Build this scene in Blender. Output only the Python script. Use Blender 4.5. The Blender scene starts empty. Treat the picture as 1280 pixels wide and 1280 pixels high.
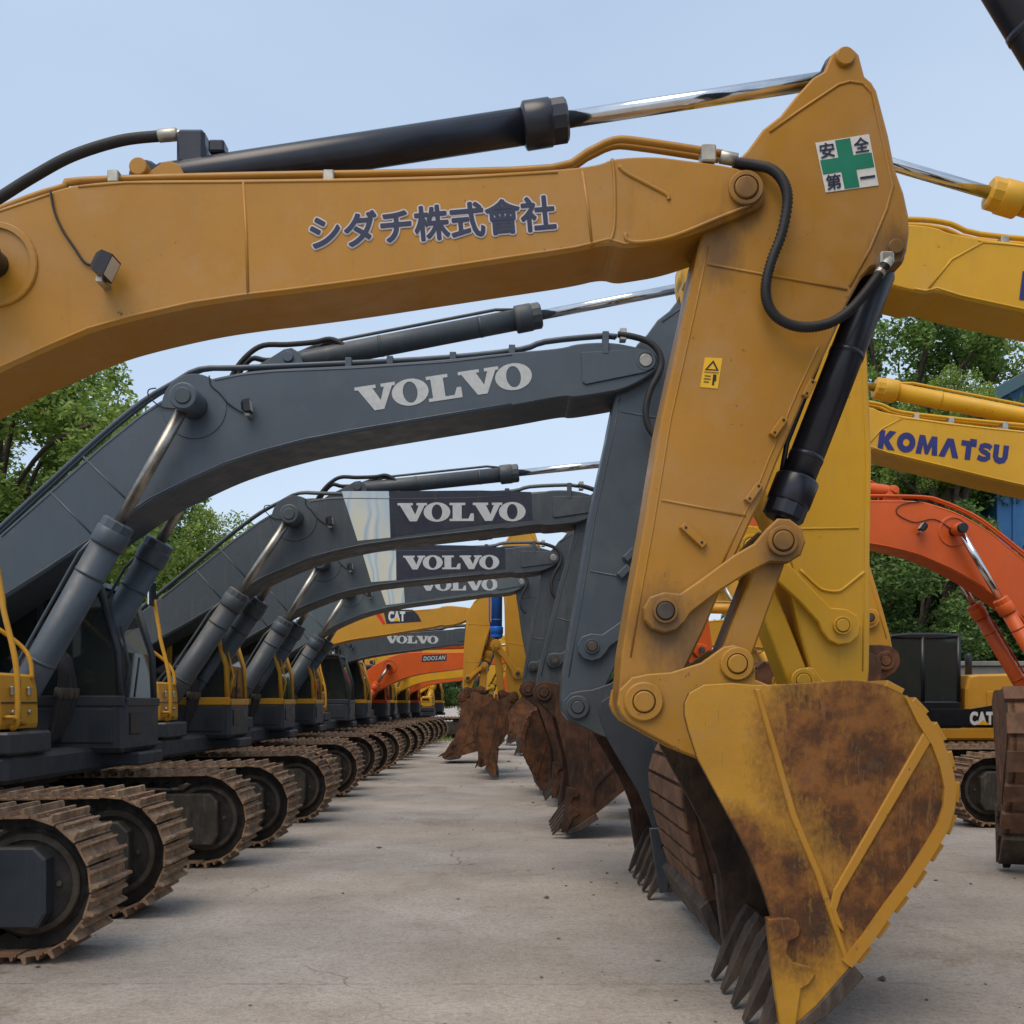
import bpy, bmesh, math, random
from mathutils import Vector, Matrix
import numpy as np
R = math.radians
rnd = random.Random(7)
sc = bpy.context.scene
col = sc.collection

# ------------------------------------------------------------------ camera, sky, sun, exposure
F, HX, HY, EYE = 1280.0, 640.0, 877.0, 1.75      # focal length, horizon and eye height
cam_d = bpy.data.cameras.new('camera'); cam = bpy.data.objects.new('camera', cam_d); col.objects.link(cam)
cam.location = (0, 0, EYE); cam.rotation_euler = (R(90), 0, 0)
cam_d.sensor_width = 36; cam_d.lens = 36.0 * F / 1280.0
cam_d.shift_x = (640 - HX) / 1280.0; cam_d.shift_y = (HY - 640) / 1280.0
cam_d.clip_start = 0.1; cam_d.clip_end = 2000
sc.camera = cam

SUN_EL, SUN_ROT = 62, 205
world = bpy.data.worlds.new('World'); sc.world = world; world.use_nodes = True
wn, wl = world.node_tree.nodes, world.node_tree.links
wn.clear()
sky = wn.new('ShaderNodeTexSky'); sky.sky_type = 'NISHITA'; sky.sun_disc = False
sky.sun_elevation = R(SUN_EL); sky.sun_rotation = R(SUN_ROT); sky.dust_density = 3.0
bg1 = wn.new('ShaderNodeBackground'); bg1.inputs['Strength'].default_value = 0.05
wl.new(sky.outputs[0], bg1.inputs['Color'])
tc = wn.new('ShaderNodeTexCoord'); mp = wn.new('ShaderNodeMapping'); mp.inputs['Scale'].default_value = (1, 1, 2.2)
wl.new(tc.outputs['Generated'], mp.inputs[0])
nz = wn.new('ShaderNodeTexNoise'); nz.inputs['Scale'].default_value = 1.3; nz.inputs['Detail'].default_value = 4; nz.inputs['Roughness'].default_value = .5
wl.new(mp.outputs[0], nz.inputs['Vector'])
cr = wn.new('ShaderNodeValToRGB')
cr.color_ramp.elements[0].position = .3; cr.color_ramp.elements[0].color = (.36, .47, .61, 1)
cr.color_ramp.elements[1].position = .72; cr.color_ramp.elements[1].color = (.53, .61, .71, 1)
wl.new(nz.outputs['Fac'], cr.inputs[0])
bg2 = wn.new('ShaderNodeBackground'); bg2.inputs['Strength'].default_value = 0.66
wl.new(cr.outputs[0], bg2.inputs['Color'])
addw = wn.new('ShaderNodeAddShader'); wo = wn.new('ShaderNodeOutputWorld')
wl.new(bg1.outputs[0], addw.inputs[0]); wl.new(bg2.outputs[0], addw.inputs[1]); wl.new(addw.outputs[0], wo.inputs['Surface'])

sun_d = bpy.data.lights.new('sun', 'SUN'); sun_d.energy = 1.5; sun_d.angle = R(45); sun_d.color = (1, .84, .66)
sun = bpy.data.objects.new('sun', sun_d); col.objects.link(sun)
sun.rotation_euler = (R(90 - SUN_EL), 0, R(180 - SUN_ROT))
vs = sc.view_settings
vs.view_transform = 'Standard'; vs.look = 'None'; vs.exposure = 0.54; vs.gamma = 1.0; vs.use_curve_mapping = False
sc.cycles.use_denoising = True
sc.cycles.max_bounces = 5; sc.cycles.diffuse_bounces = 3; sc.cycles.glossy_bounces = 3; sc.cycles.transparent_max_bounces = 6

# ------------------------------------------------------------------ materials
class NT:
    def __init__(s, name):
        s.m = bpy.data.materials.new(name); s.m.use_nodes = True
        s.n = s.m.node_tree.nodes; s.l = s.m.node_tree.links
        s.b = s.n['Principled BSDF']
        t = s.n.new('ShaderNodeTexCoord'); oi = s.n.new('ShaderNodeObjectInfo')
        s.tc = t.outputs['Object']; s.rand = oi.outputs['Random']
    def link(s, a, b): s.l.new(a, b)
    def noise(s, scale, detail=4, rough=.55, vec=None, stretch=None):
        v = vec or s.tc
        if stretch:
            m = s.n.new('ShaderNodeMapping'); m.inputs['Scale'].default_value = stretch; s.link(v, m.inputs[0]); v = m.outputs[0]
        n = s.n.new('ShaderNodeTexNoise'); n.inputs['Scale'].default_value = scale
        n.inputs['Detail'].default_value = detail; n.inputs['Roughness'].default_value = rough
        s.link(v, n.inputs['Vector']); return n.outputs['Fac']
    def ramp(s, fac, stops):
        r = s.n.new('ShaderNodeValToRGB'); e = r.color_ramp.elements
        while len(e) < len(stops): e.new(.5)
        for k, (p, c) in enumerate(stops):
            e[k].position = p; e[k].color = c if len(c) == 4 else (*c, 1)
        s.link(fac, r.inputs[0]); return r.outputs[0]
    def fr(s, fac, a, b, lo=0., hi=1.):
        m = s.n.new('ShaderNodeMapRange'); m.inputs[1].default_value = a; m.inputs[2].default_value = b
        m.inputs[3].default_value = lo; m.inputs[4].default_value = hi; s.link(fac, m.inputs[0]); return m.outputs[0]
    def math(s, op, a, b=None):
        m = s.n.new('ShaderNodeMath'); m.operation = op
        for k, v in enumerate((a, b)):
            if v is None: continue
            if isinstance(v, (int, float)): m.inputs[k].default_value = v
            else: s.link(v, m.inputs[k])
        return m.outputs[0]
    def mix(s, fac, a, b):
        m = s.n.new('ShaderNodeMix'); m.data_type = 'RGBA'
        if isinstance(fac, (int, float)): m.inputs[0].default_value = fac
        else: s.link(fac, m.inputs[0])
        for k, v in ((6, a), (7, b)):
            if isinstance(v, tuple): m.inputs[k].default_value = v if len(v) == 4 else (*v, 1)
            else: s.link(v, m.inputs[k])
        return m.outputs[2]
    def bump(s, h, strength=.2, dist=.01):
        b = s.n.new('ShaderNodeBump'); b.inputs['Strength'].default_value = strength; b.inputs['Distance'].default_value = dist
        s.link(h, b.inputs['Height']); s.link(b.outputs[0], s.b.inputs['Normal'])
    def sep(s, v):
        x = s.n.new('ShaderNodeSeparateXYZ'); s.link(v, x.inputs[0]); return x.outputs
    def setb(s, color=None, rough=None, metal=None, spec=None):
        for nm, v in (('Base Color', color), ('Roughness', rough), ('Metallic', metal), ('Specular IOR Level', spec)):
            if v is None: continue
            if isinstance(v, tuple): s.b.inputs[nm].default_value = v if len(v) == 4 else (*v, 1)
            elif isinstance(v, (int, float)): s.b.inputs[nm].default_value = v
            else: s.link(v, s.b.inputs[nm])
        return s.m

DUST = (.20, .165, .125)
def paint(name, c, rough=.42, dust=.35, chips=.0, fade=.25, chipc=(.09, .045, .025), spots=()):
    t = NT(name)
    dark = tuple(v * .80 for v in c); pale = tuple(min(1, v * .8 + .2 * .30) for v in c)
    n1 = t.noise(1.1, 5, .6)
    base = t.mix(t.fr(n1, .3, .7), dark, tuple(c))
    base = t.mix(t.math('MULTIPLY', t.fr(t.noise(.75, 3, .5, stretch=(1, 1, 1.7)), .5, .75), fade), base, pale)
    # vertical run marks and settled dust on what faces up
    st = t.fr(t.noise(5, 4, .6, stretch=(3.2, 3.2, .25)), .56, .78)
    base = t.mix(t.math('MULTIPLY', st, dust * .5), base, DUST)
    g = t.n.new('ShaderNodeNewGeometry'); nz_ = t.sep(g.outputs['Normal'])[2]
    up = t.math('MULTIPLY', t.fr(nz_, .45, .95), t.fr(t.noise(3, 4), .3, .65))
    base = t.mix(t.math('MULTIPLY', up, min(1, dust * 1.6)), base, DUST)
    grime = t.fr(t.noise(14, 5, .7), .6, .82)
    base = t.mix(t.math('MULTIPLY', grime, dust * .55), base, (.05, .04, .032))
    # rubbed, chalky patches, greasy runs and fine scratches
    rub = t.math('MULTIPLY', t.fr(t.noise(2.3, 7, .72), .52, .66), fade * .9)
    base = t.mix(rub, base, tuple(min(1, v * .72 + .075) for v in c))
    gr = t.math('MULTIPLY', t.fr(t.noise(2.6, 5, .65, stretch=(2.2, 2.2, .35)), .60, .74), dust * .9)
    base = t.mix(gr, base, tuple(v * .42 for v in c))
    scr = t.math('MULTIPLY', t.fr(t.noise(30, 3, .6, stretch=(.25, 1, 3.0)), .70, .74), .35)
    base = t.mix(scr, base, tuple(min(1, v * .6 + .10) for v in c))
    if spots:          # grease and grime worked out of the pins, running downwards
        x, y, z = t.sep(t.tc); acc = None
        for (cx, cz, r_) in spots:
            dx = t.math('SUBTRACT', x, cx); dz = t.math('SUBTRACT', z, cz - r_ * .35)
            dz = t.math('MULTIPLY', dz, .72)
            dd = t.math('SUBTRACT', 1.0, t.math('DIVIDE', t.math('SQRT', t.math('ADD', t.math('MULTIPLY', dx, dx), t.math('MULTIPLY', dz, dz))), r_))
            acc = dd if acc is None else t.math('MAXIMUM', acc, dd)
        acc = t.math('ADD', acc, t.math('MULTIPLY', t.math('SUBTRACT', t.noise(9, 6, .7, stretch=(1.5, 1.5, .5)), .5), 1.1))
        base = t.mix(t.fr(acc, .05, .75, 0, .72), base, (.075, .042, .020))
    if chips > 0:
        k = t.fr(t.noise(19, 6, .7), .70 - chips * .18, .74 - chips * .18)
        base = t.mix(k, base, chipc)
    t.bump(t.math('ADD', t.noise(45, 4, .6), t.math('MULTIPLY', t.noise(2.2, 2, .5), 4.0)), .14, .004)
    r = t.math('ADD', t.fr(t.noise(6, 4), .3, .7, rough - .09, rough + .16), t.math('MULTIPLY', rub, .25))
    return t.setb(base, r, 0, .4)

def rust(name, a=(.055, .026, .015), b=(.145, .062, .028), c=(.030, .020, .016), rough=.78, dusty=.2):
    t = NT(name)
    n = t.noise(3.2, 7, .66)
    k = t.ramp(n, [(.28, c), (.46, a), (.62, b), (.8, (.10, .055, .035))])
    st = t.fr(t.noise(7, 5, .7, stretch=(2.5, 2.5, .5)), .5, .72)
    k = t.mix(t.math('MULTIPLY', st, dusty), k, DUST)
    t.bump(t.noise(38, 6, .7), .35, .008)
    return t.setb(k, t.fr(t.noise(9), .3, .7, rough - .14, rough + .12), 0, .3)

def paint_rust(name, c, spots, rustc=((.082, .031, .009), (.205, .078, .016)), soft=.35, bias=0.):
    """painted steel worn to rust in patches; spots = (x, z, radius x, radius z, tilt)"""
    t = NT(name)
    x, y, z = t.sep(t.tc)
    acc = None
    for (cx, cz, rx, rz, ti) in spots:
        dx = t.math('SUBTRACT', x, cx); dz = t.math('SUBTRACT', z, cz)
        u = t.math('ADD', t.math('MULTIPLY', dx, math.cos(ti) / rx), t.math('MULTIPLY', dz, math.sin(ti) / rx))
        v = t.math('SUBTRACT', t.math('MULTIPLY', dz, math.cos(ti) / rz), t.math('MULTIPLY', dx, math.sin(ti) / rz))
        d = t.math('SQRT', t.math('ADD', t.math('MULTIPLY', u, u), t.math('MULTIPLY', v, v)))
        val = t.math('SUBTRACT', 1.0, d)
        acc = val if acc is None else t.math('MAXIMUM', acc, val)
    ns = t.math('SUBTRACT', t.noise(5, 8, .68, stretch=(1, 1, .55)), .5)
    fine = t.math('SUBTRACT', t.noise(42, 4, .7, stretch=(1.3, 1.3, .8)), .5)
    m = t.math('ADD', t.math('ADD', acc, t.math('MULTIPLY', ns, 1.15)), t.math('MULTIPLY', fine, .75))
    mask = t.fr(m, -soft * .5 + bias, soft * .5 + bias)
    n = t.noise(4.2, 7, .7)
    rc = t.ramp(n, [(.3, (.026, .016, .011)), (.45, rustc[0]), (.60, rustc[1]), (.74, (.10, .05, .025)), (.86, (.05, .04, .036))])
    yel = t.mix(t.fr(t.noise(1.7, 5, .6), .3, .72), tuple(v * .72 for v in c), tuple(c))
    yel = t.mix(t.math('MULTIPLY', t.fr(t.noise(16, 5, .7), .55, .78), .35), yel, DUST)
    # directional gouges down to paler metal, soil caked in the hollows
    gg = t.fr(t.noise(20, 4, .65, stretch=(2.0, 2.0, .30)), .57, .68, 0, .55)
    rc = t.mix(gg, rc, (.20, .095, .036))
    rc = t.mix(t.fr(t.noise(8, 5, .7), .62, .76, 0, .35), rc, (.15, .10, .06))
    yel = t.mix(t.fr(t.noise(24, 3, .6, stretch=(2.6, 2.6, .2)), .64, .70, 0, .5), yel, (.12, .06, .02))
    thin = t.fr(t.noise(13, 7, .75, stretch=(1.5, 1.5, .6)), .56, .66, 0, .55)
    rc = t.mix(thin, rc, tuple(v * .55 for v in c))
    out = t.mix(mask, yel, rc)
    t.bump(t.noise(40, 6, .7), .28, .006)
    return t.setb(out, t.fr(mask, 0, 1, .45, .72), 0, .35)

def plain(name, c, rough=.5, metal=0., var=.25, bump=0., spec=.4, scale=8):
    t = NT(name)
    base = t.mix(t.fr(t.noise(scale, 5, .6), .3, .7), tuple(v * (1 - var) for v in c), tuple(min(1, v * (1 + var)) for v in c))
    if bump: t.bump(t.noise(scale * 5, 4), bump, .005)
    return t.setb(base, rough, metal, spec)

M = {}
M['ochre'] = paint('ochre_paint', (.385, .180, .017), .42, .40, .16, .62)
M['yellow'] = paint('yellow_paint', (.66, .355, .012), .42, .26, .10, .35)
M['yellow_cat'] = paint('warm_yellow_paint', (.56, .275, .018), .45, .3, .15, .2)
M['trim_yellow'] = paint('trim_yellow_paint', (.60, .30, .018), .4, .25, .2, .2)
M['grey_a'] = paint('blue_grey_paint', (.066, .089, .114), .40, .22, .05, .22)
M['grey_b'] = paint('grey_paint', (.052, .066, .077), .46, .45, .12, .3)
M['grey_c'] = paint('pale_grey_paint', (.085, .112, .12), .5, .4, .1, .35)
M['navy'] = paint('navy_panel_paint', (.022, .026, .042), .42, .25, .0, .15)
M['dark_grey'] = paint('dark_grey_paint', (.038, .047, .058), .45, .3, .1, .1)
M['orange'] = paint('orange_paint', (.62, .098, .008), .42, .2, .05, .12)
M['blue'] = paint('blue_cylinder_paint', (.012, .13, .55), .4, .15, .05, .1)
M['black'] = plain('black_enamel', (.012, .013, .016), .34, 0, .35)
M['black_navy'] = plain('black_blue_enamel', (.013, .016, .026), .32, 0, .3, spec=.5)
M['rubber'] = plain('black_rubber', (.016, .016, .018), .62, 0, .3, .2)
M['chrome'] = plain('chrome_rod', (.62, .63, .64), .12, 1.0, .12)
M['steel'] = plain('bare_steel', (.34, .32, .28), .38, .9, .3, .1)
M['fitting'] = plain('zinc_fitting', (.42, .40, .34), .42, .7, .3)
M['dirty_steel'] = plain('greasy_steel', (.07, .058, .045), .6, .3, .5, .3)
M['under'] = plain('undercarriage_grime', (.030, .027, .024), .75, 0, .5, .4, .25)
M['grimy'] = rust('grimy_frame', (.045, .040, .034), (.075, .062, .048), (.025, .026, .028), .7, .5)
M['rust'] = rust('rusted_steel', (.075, .034, .018), (.17, .07, .028), (.036, .022, .015))
M['rust_dark'] = rust('dark_rusted_steel', (.040, .020, .013), (.09, .038, .02), (.020, .014, .012))
M['rust_tan'] = rust('pale_rusted_steel', (.13, .068, .04), (.21, .105, .056), (.075, .042, .027), .8, .35)
M['tooth'] = rust('worn_tooth_steel', (.048, .036, .030), (.085, .060, .045), (.026, .020, .018), .6, .35)
M['white'] = plain('white_decal', (.62, .62, .60), .45, 0, .10, scale=20)
M['letter_white'] = plain('letter_white', (.46, .48, .48), .5, 0, .10, scale=20)
M['letter_navy'] = plain('letter_navy', (.016, .022, .055), .45, 0, .2)
M['letter_blue'] = plain('letter_blue', (.022, .026, .15), .45, 0, .15)
M['lilac'] = plain('letter_outline', (.50, .47, .50), .5, 0, .05)
M['green'] = plain('sign_green', (.006, .18, .105), .45, 0, .12)
M['sticker'] = plain('sticker_yellow', (.70, .40, .01), .45, 0, .08)
M['red'] = plain('red_decal', (.6, .03, .015), .45, 0, .1)
M['seat'] = plain('seat_fabric', (.025, .025, .027), .85, 0, .3)
M['lens'] = plain('lamp_lens', (.55, .56, .52), .1, .2, .1)
M['mirror'] = plain('mirror_face', (.7, .72, .74), .05, 1., .02)

def track_mat():
    t = NT('track_shoe_steel')
    n = t.noise(4, 6, .65)
    k = t.ramp(n, [(.3, (.14, .092, .058)), (.5, (.31, .205, .125)), (.68, (.44, .325, .21)), (.85, (.30, .17, .095))])
    k = t.mix(t.fr(t.rand, 0, 1, 0, .6), k, (.20, .105, .06))
    k = t.mix(t.fr(t.noise(2.0, 4, .6, stretch=(1, 3, 1)), .52, .64, 0, .6), k, (.055, .040, .030))
    k = t.mix(t.fr(t.noise(26, 5, .7), .52, .72, 0, .55), k, (.46, .38, .28))
    t.bump(t.noise(50, 5, .7), .4, .006)
    return t.setb(k, .78, 0, .25)
M['track'] = track_mat()

def decal_mat():
    t = NT('faded_swirl_decal')
    n = t.noise(1.0, 3, .5, stretch=(1.6, 1, .8))
    x, y, z = t.sep(t.tc)
    w = t.n.new('ShaderNodeTexWave'); w.inputs['Scale'].default_value = .9; w.inputs['Distortion'].default_value = 6; w.inputs['Detail'].default_value = 2
    t.link(t.tc, w.inputs['Vector'])
    k = t.ramp(w.outputs['Fac'], [(0, (.60, .58, .44)), (.5, (.58, .58, .48)), (.82, (.30, .42, .52)), (1, (.60, .60, .52))])
    k = t.mix(t.fr(n, .45, .7), k, (.40, .50, .57))
    return t.setb(k, .5, 0, .3)
M['swirl'] = decal_mat()

def glass_mat():
    m = bpy.data.materials.new('tinted_glass'); m.use_nodes = True
    b = m.node_tree.nodes['Principled BSDF']
    b.inputs['Base Color'].default_value = (.10, .12, .11, 1); b.inputs['Roughness'].default_value = .03
    b.inputs['Transmission Weight'].default_value = .75; b.inputs['IOR'].default_value = 1.3
    return m
M['glass'] = glass_mat()

def ground_mat():
    t = NT('worn_concrete')
    big = t.noise(.13, 5, .6); mid = t.noise(.8, 7, .66); fine = t.noise(24, 7, .75)
    k = t.ramp(mid, [(.30, (.265, .235, .203)), (.48, (.365, .330, .292)), (.66, (.455, .418, .376))])
    k = t.mix(t.fr(big, .44, .66, 0, .6), k, (.31, .262, .205))
    # fine grit and pale dust
    k = t.mix(t.fr(fine, .46, .70, 0, .72), k, (.165, .142, .120))
    k = t.mix(t.fr(t.noise(60, 5, .8), .50, .70, 0, .75), k, (.56, .525, .48))
    k = t.mix(t.fr(t.noise(9, 7, .75), .54, .70, 0, .55), k, (.185, .16, .136))
    # scuffs of turning tracks, patches of dried mud, oil
    wob = t.n.new('ShaderNodeTexNoise'); wob.inputs['Scale'].default_value = .35; wob.inputs['Detail'].default_value = 3
    t.link(t.tc, wob.inputs['Vector'])
    vm = t.n.new('ShaderNodeVectorMath'); vm.operation = 'MULTIPLY_ADD'; t.link(wob.outputs['Color'], vm.inputs[0]); vm.inputs[1].default_value = (2.5, 2.5, 0); t.link(t.tc, vm.inputs[2])
    sc_ = t.fr(t.noise(2.6, 7, .72, vec=vm.outputs[0], stretch=(.8, 1.5, 1)), .56, .70, 0, .38)
    k = t.mix(sc_, k, (.20, .17, .142))
    mud = t.math('MULTIPLY', t.fr(t.noise(.45, 7, .7), .55, .66), t.fr(t.noise(6, 6, .7), .38, .6))
    k = t.mix(t.math('MULTIPLY', mud, .7), k, (.18, .135, .092))
    k = t.mix(t.fr(t.noise(1.3, 4, .6), .68, .76, 0, .6), k, (.125, .108, .094))
    # hairline cracks and the joints of the slabs
    v = t.n.new('ShaderNodeTexVoronoi'); v.feature = 'DISTANCE_TO_EDGE'; v.inputs['Scale'].default_value = .15
    nv = t.n.new('ShaderNodeTexNoise'); nv.inputs['Scale'].default_value = 1.4; nv.inputs['Detail'].default_value = 6
    t.link(t.tc, nv.inputs['Vector'])
    va = t.n.new('ShaderNodeVectorMath'); va.operation = 'ADD'; t.link(t.tc, va.inputs[0]); t.link(nv.outputs['Color'], va.inputs[1]); t.link(va.outputs[0], v.inputs['Vector'])
    crack = t.math('MULTIPLY', t.fr(v.outputs['Distance'], .0006, .0024, 1, 0), t.fr(t.noise(.6), .50, .62, 0, .6))
    x, y, z = t.sep(t.tc)
    wv = t.math('MULTIPLY', t.math('SUBTRACT', t.noise(1.5, 4), .5), .05)
    jy = t.math('ABSOLUTE', t.math('SUBTRACT', t.math('FRACT', t.math('DIVIDE', t.math('ADD', y, t.math('ADD', wv, 1.9)), 5.5)), .5))
    jx = t.math('ABSOLUTE', t.math('SUBTRACT', t.math('FRACT', t.math('DIVIDE', t.math('ADD', x, t.math('ADD', wv, 2.4)), 6.0)), .5))
    joint = t.fr(jy, .0006, .0022, 1, 0)
    joint = t.math('MULTIPLY', joint, t.fr(t.noise(3.5, 5, .7), .42, .60, 0, .55))
    ck = t.math('MAXIMUM', crack, joint)
    k = t.mix(ck, k, (.125, .106, .088))
    hgt = t.math('ADD', t.math('MULTIPLY', fine, .5), t.math('MULTIPLY', t.noise(5, 6, .65), .8))
    hgt = t.math('SUBTRACT', hgt, ck)
    t.bump(hgt, .8, .025)
    return t.setb(k, .9, 0, .2)
M['ground'] = ground_mat()

def leaf_mat(name, a, b, c):
    t = NT(name)
    g = t.n.new('ShaderNodeNewGeometry')
    k = t.ramp(g.outputs['Random Per Island'], [(0, a), (.55, b), (1, c)])
    k = t.mix(t.fr(t.noise(4.5, 4), .46, .66, 0, .65), k, tuple(v * .7 for v in a))
    k = t.mix(t.fr(t.noise(2.2, 3), .55, .75, 0, .5), k, (c[0] * 1.15, c[1] * 1.0, c[2]))
    t.setb(k, .55, 0, .3)
    t.b.inputs['Subsurface Weight'].default_value = 0
    tr = t.n.new('ShaderNodeBsdfTranslucent'); t.link(k, tr.inputs['Color'])
    mx = t.n.new('ShaderNodeMixShader'); mx.inputs[0].default_value = .3
    t.link(t.b.outputs[0], mx.inputs[1]); t.link(tr.outputs[0], mx.inputs[2])
    t.link(mx.outputs[0], t.n['Material Output'].inputs['Surface'])
    return t.m
M['leaf_light'] = leaf_mat('light_leaves', (.13, .23, .042), (.23, .35, .065), (.36, .44, .11))
M['leaf_mid'] = leaf_mat('mid_leaves', (.085, .18, .04), (.15, .265, .058), (.28, .36, .08))
M['leaf_dark'] = leaf_mat('dark_leaves', (.06, .13, .034), (.10, .19, .048), (.18, .26, .07))
M['bark'] = plain('bark', (.075, .058, .042), .9, 0, .4, .5)
M['shed_blue'] = paint('blue_sheet', (.03, .15, .36), .5, .2, .0, .25)
M['shed_roof'] = paint('dark_roof_sheet', (.05, .11, .13), .5, .3, .0, .25)
M['stone'] = plain('rubble', (.13, .11, .09), .9, 0, .4, .5)
M['render_wall'] = plain('weathered_render', (.15, .145, .13), .9, 0, .35, .3, scale=2)

# ------------------------------------------------------------------ mesh helpers
def new_obj(name, me, mat=None, parent=None, label=None):
    o = bpy.data.objects.new(name, me); col.objects.link(o)
    if mat is not None and me is not None and not me.materials: me.materials.append(M[mat] if isinstance(mat, str) else mat)
    if parent is not None: o.parent = parent
    if label: o['label'] = label
    return o
def tag(o, label=None, cat=None, group=None, kind=None):
    for k, v in (('label', label), ('category', cat), ('group', group), ('kind', kind)):
        if v: o[k] = v
    return o

class MB:
    """collects geometry for one mesh"""
    def __init__(s): s.v = []; s.f = []; s.sm = []
    def add(s, vs, fs, smooth=False):
        o = len(s.v); s.v += [tuple(v) for v in vs]
        for k, f in enumerate(fs):
            s.f.append(tuple(i + o for i in f)); s.sm.append(smooth if isinstance(smooth, bool) else smooth[k])
        return s
    def box(s, x0, x1, y0, y1, z0, z1, bev=0.0):
        b = min(bev, (x1 - x0) / 3, (y1 - y0) / 3, (z1 - z0) / 3)
        if b <= 0:
            return s.add([(x, y, z) for x in (x0, x1) for y in (y0, y1) for z in (z0, z1)],
                         [(0, 1, 3, 2), (4, 6, 7, 5), (0, 4, 5, 1), (2, 3, 7, 6), (0, 2, 6, 4), (1, 5, 7, 3)])
        vs = []
        for i, x in enumerate((x0, x1)):
            for j, y in enumerate((y0, y1)):
                for k, z in enumerate((z0, z1)):
                    sx, sy, sz = (1 - 2 * i) * b, (1 - 2 * j) * b, (1 - 2 * k) * b
                    vs += [(x, y + sy, z + sz), (x + sx, y, z + sz), (x + sx, y + sy, z)]
        bm = bmesh.new()
        for v in vs: bm.verts.new(v)
        r = bmesh.ops.convex_hull(bm, input=bm.verts[:])
        bm.verts.index_update()
        s.add([v.co[:] for v in bm.verts], [[v.index for v in f.verts] for f in bm.faces]); bm.free()
        return s
    def prism(s, prof, y0, y1, bev=0.0, axis='y'):
        """prof: complex x+iz outline, extruded in y (or x+iy outline extruded in z)"""
        n = len(prof)
        if sum((prof[k].real * prof[(k + 1) % n].imag - prof[(k + 1) % n].real * prof[k].imag) for k in range(n)) < 0: prof = prof[::-1]
        def P(p, h): return (p.real, h, p.imag) if axis == 'y' else (p.real, p.imag, h)
        ya, yb = min(y0, y1), max(y0, y1)
        if bev > 0 and (yb - ya) > 2.5 * bev:
            ins = offset_poly(prof, bev)
            rings = [(ins, ya), (prof, ya + bev), (prof, yb - bev), (ins, yb)]
        else: rings = [(prof, ya), (prof, yb)]
        vs = []; fs = []
        for pr, h in rings: vs += [P(p, h) for p in pr]
        m = len(rings)
        fs.append(tuple(range(n))); fs.append(tuple((m - 1) * n + k for k in range(n - 1, -1, -1)))
        for r in range(m - 1):
            for k in range(n):
                a, b = r * n + k, r * n + (k + 1) % n
                fs.append((a, a + n, b + n, b))
        if axis == 'z': fs = [f[::-1] for f in fs]
        return s.add(vs, fs)
    def lathe(s, p0, p1, prof, seg=20, smooth=True):
        """prof: list of (distance along, radius)"""
        p0, p1 = Vector(p0), Vector(p1); d = (p1 - p0).normalized()
        a = d.orthogonal().normalized(); b = d.cross(a)
        vs = []; fs = []; sm = []
        for (t, r) in prof:
            for k in range(seg):
                th = 2 * math.pi * k / seg
                vs.append(p0 + d * t + (a * math.cos(th) + b * math.sin(th)) * r)
        for i in range(len(prof) - 1):
            for k in range(seg):
                k2 = (k + 1) % seg
                fs.append((i * seg + k, i * seg + k2, (i + 1) * seg + k2, (i + 1) * seg + k)); sm.append(smooth and abs(prof[i + 1][0] - prof[i][0]) > 1e-5)
        fs.append(tuple(range(seg - 1, -1, -1))); fs.append(tuple((len(prof) - 1) * seg + k for k in range(seg))); sm += [False, False]
        # steps with the same position would share smooth normals: split them
        return s.add(vs, fs, sm)
    def cyl(s, p0, p1, r, seg=20):
        L = (Vector(p1) - Vector(p0)).length; b = min(r * .12, L * .2)
        for a, pr in ((0, [(0, r - b), (b, r)]), (1, [(b, r), (L - b, r)]), (2, [(L - b, r), (L, r - b)])): pass
        return s.lathe(p0, p1, [(0, r - b), (b, r), (L - b, r), (L, r - b)], seg)
    def ring(s, p0, p1, ro, ri, seg=24):
        L = (Vector(p1) - Vector(p0)).length; b = min((ro - ri) * .2, L * .3)
        p0, p1 = Vector(p0), Vector(p1); d = (p1 - p0).normalized(); a = d.orthogonal().normalized(); c = d.cross(a)
        pr = [(0, ri), (0, ro - b), (b, ro), (L - b, ro), (L, ro - b), (L, ri)]
        vs = [p0 + d * t + (a * math.cos(2 * math.pi * k / seg) + c * math.sin(2 * math.pi * k / seg)) * r for t, r in pr for k in range(seg)]
        m = len(pr); fs = []
        for i in range(m):
            for k in range(seg):
                k2 = (k + 1) % seg; j = (i + 1) % m
                fs.append((i * seg + k, i * seg + k2, j * seg + k2, j * seg + k))
        return s.add(vs, fs, [bool(f < 0) for f in range(len(fs))])
    def tube(s, pts, r, seg=8, sub=0, rib=0.0):
        pts = [Vector(p) for p in pts]
        if sub: pts = crom(pts, sub)
        n = len(pts); vs = []; fs = []
        d0 = (pts[1] - pts[0]).normalized(); a = d0.orthogonal().normalized()
        for i, p in enumerate(pts):
            d = (pts[min(i + 1, n - 1)] - pts[max(i - 1, 0)]).normalized()
            a = (a - d * a.dot(d)).normalized(); b = d.cross(a)
            rr = r * (1 + (rib if i % 2 else -rib))
            for k in range(seg):
                th = 2 * math.pi * k / seg; vs.append(p + (a * math.cos(th) + b * math.sin(th)) * rr)
        for i in range(n - 1):
            for k in range(seg):
                k2 = (k + 1) % seg; fs.append((i * seg + k, i * seg + k2, (i + 1) * seg + k2, (i + 1) * seg + k))
        sm = [True] * len(fs)
        fs.append(tuple(range(seg - 1, -1, -1))); fs.append(tuple((n - 1) * seg + k for k in range(seg))); sm += [False, False]
        return s.add(vs, fs, sm)
    def mesh(s, name):
        me = bpy.data.meshes.new(name); me.from_pydata(s.v, [], s.f)
        me.polygons.foreach_set('use_smooth', s.sm); me.update(); return me
    def build(s, name, mat, parent=None, label=None, kind=None):
        o = new_obj(name, s.mesh(name), mat, parent, label)
        if kind: o['kind'] = kind
        return o

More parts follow.
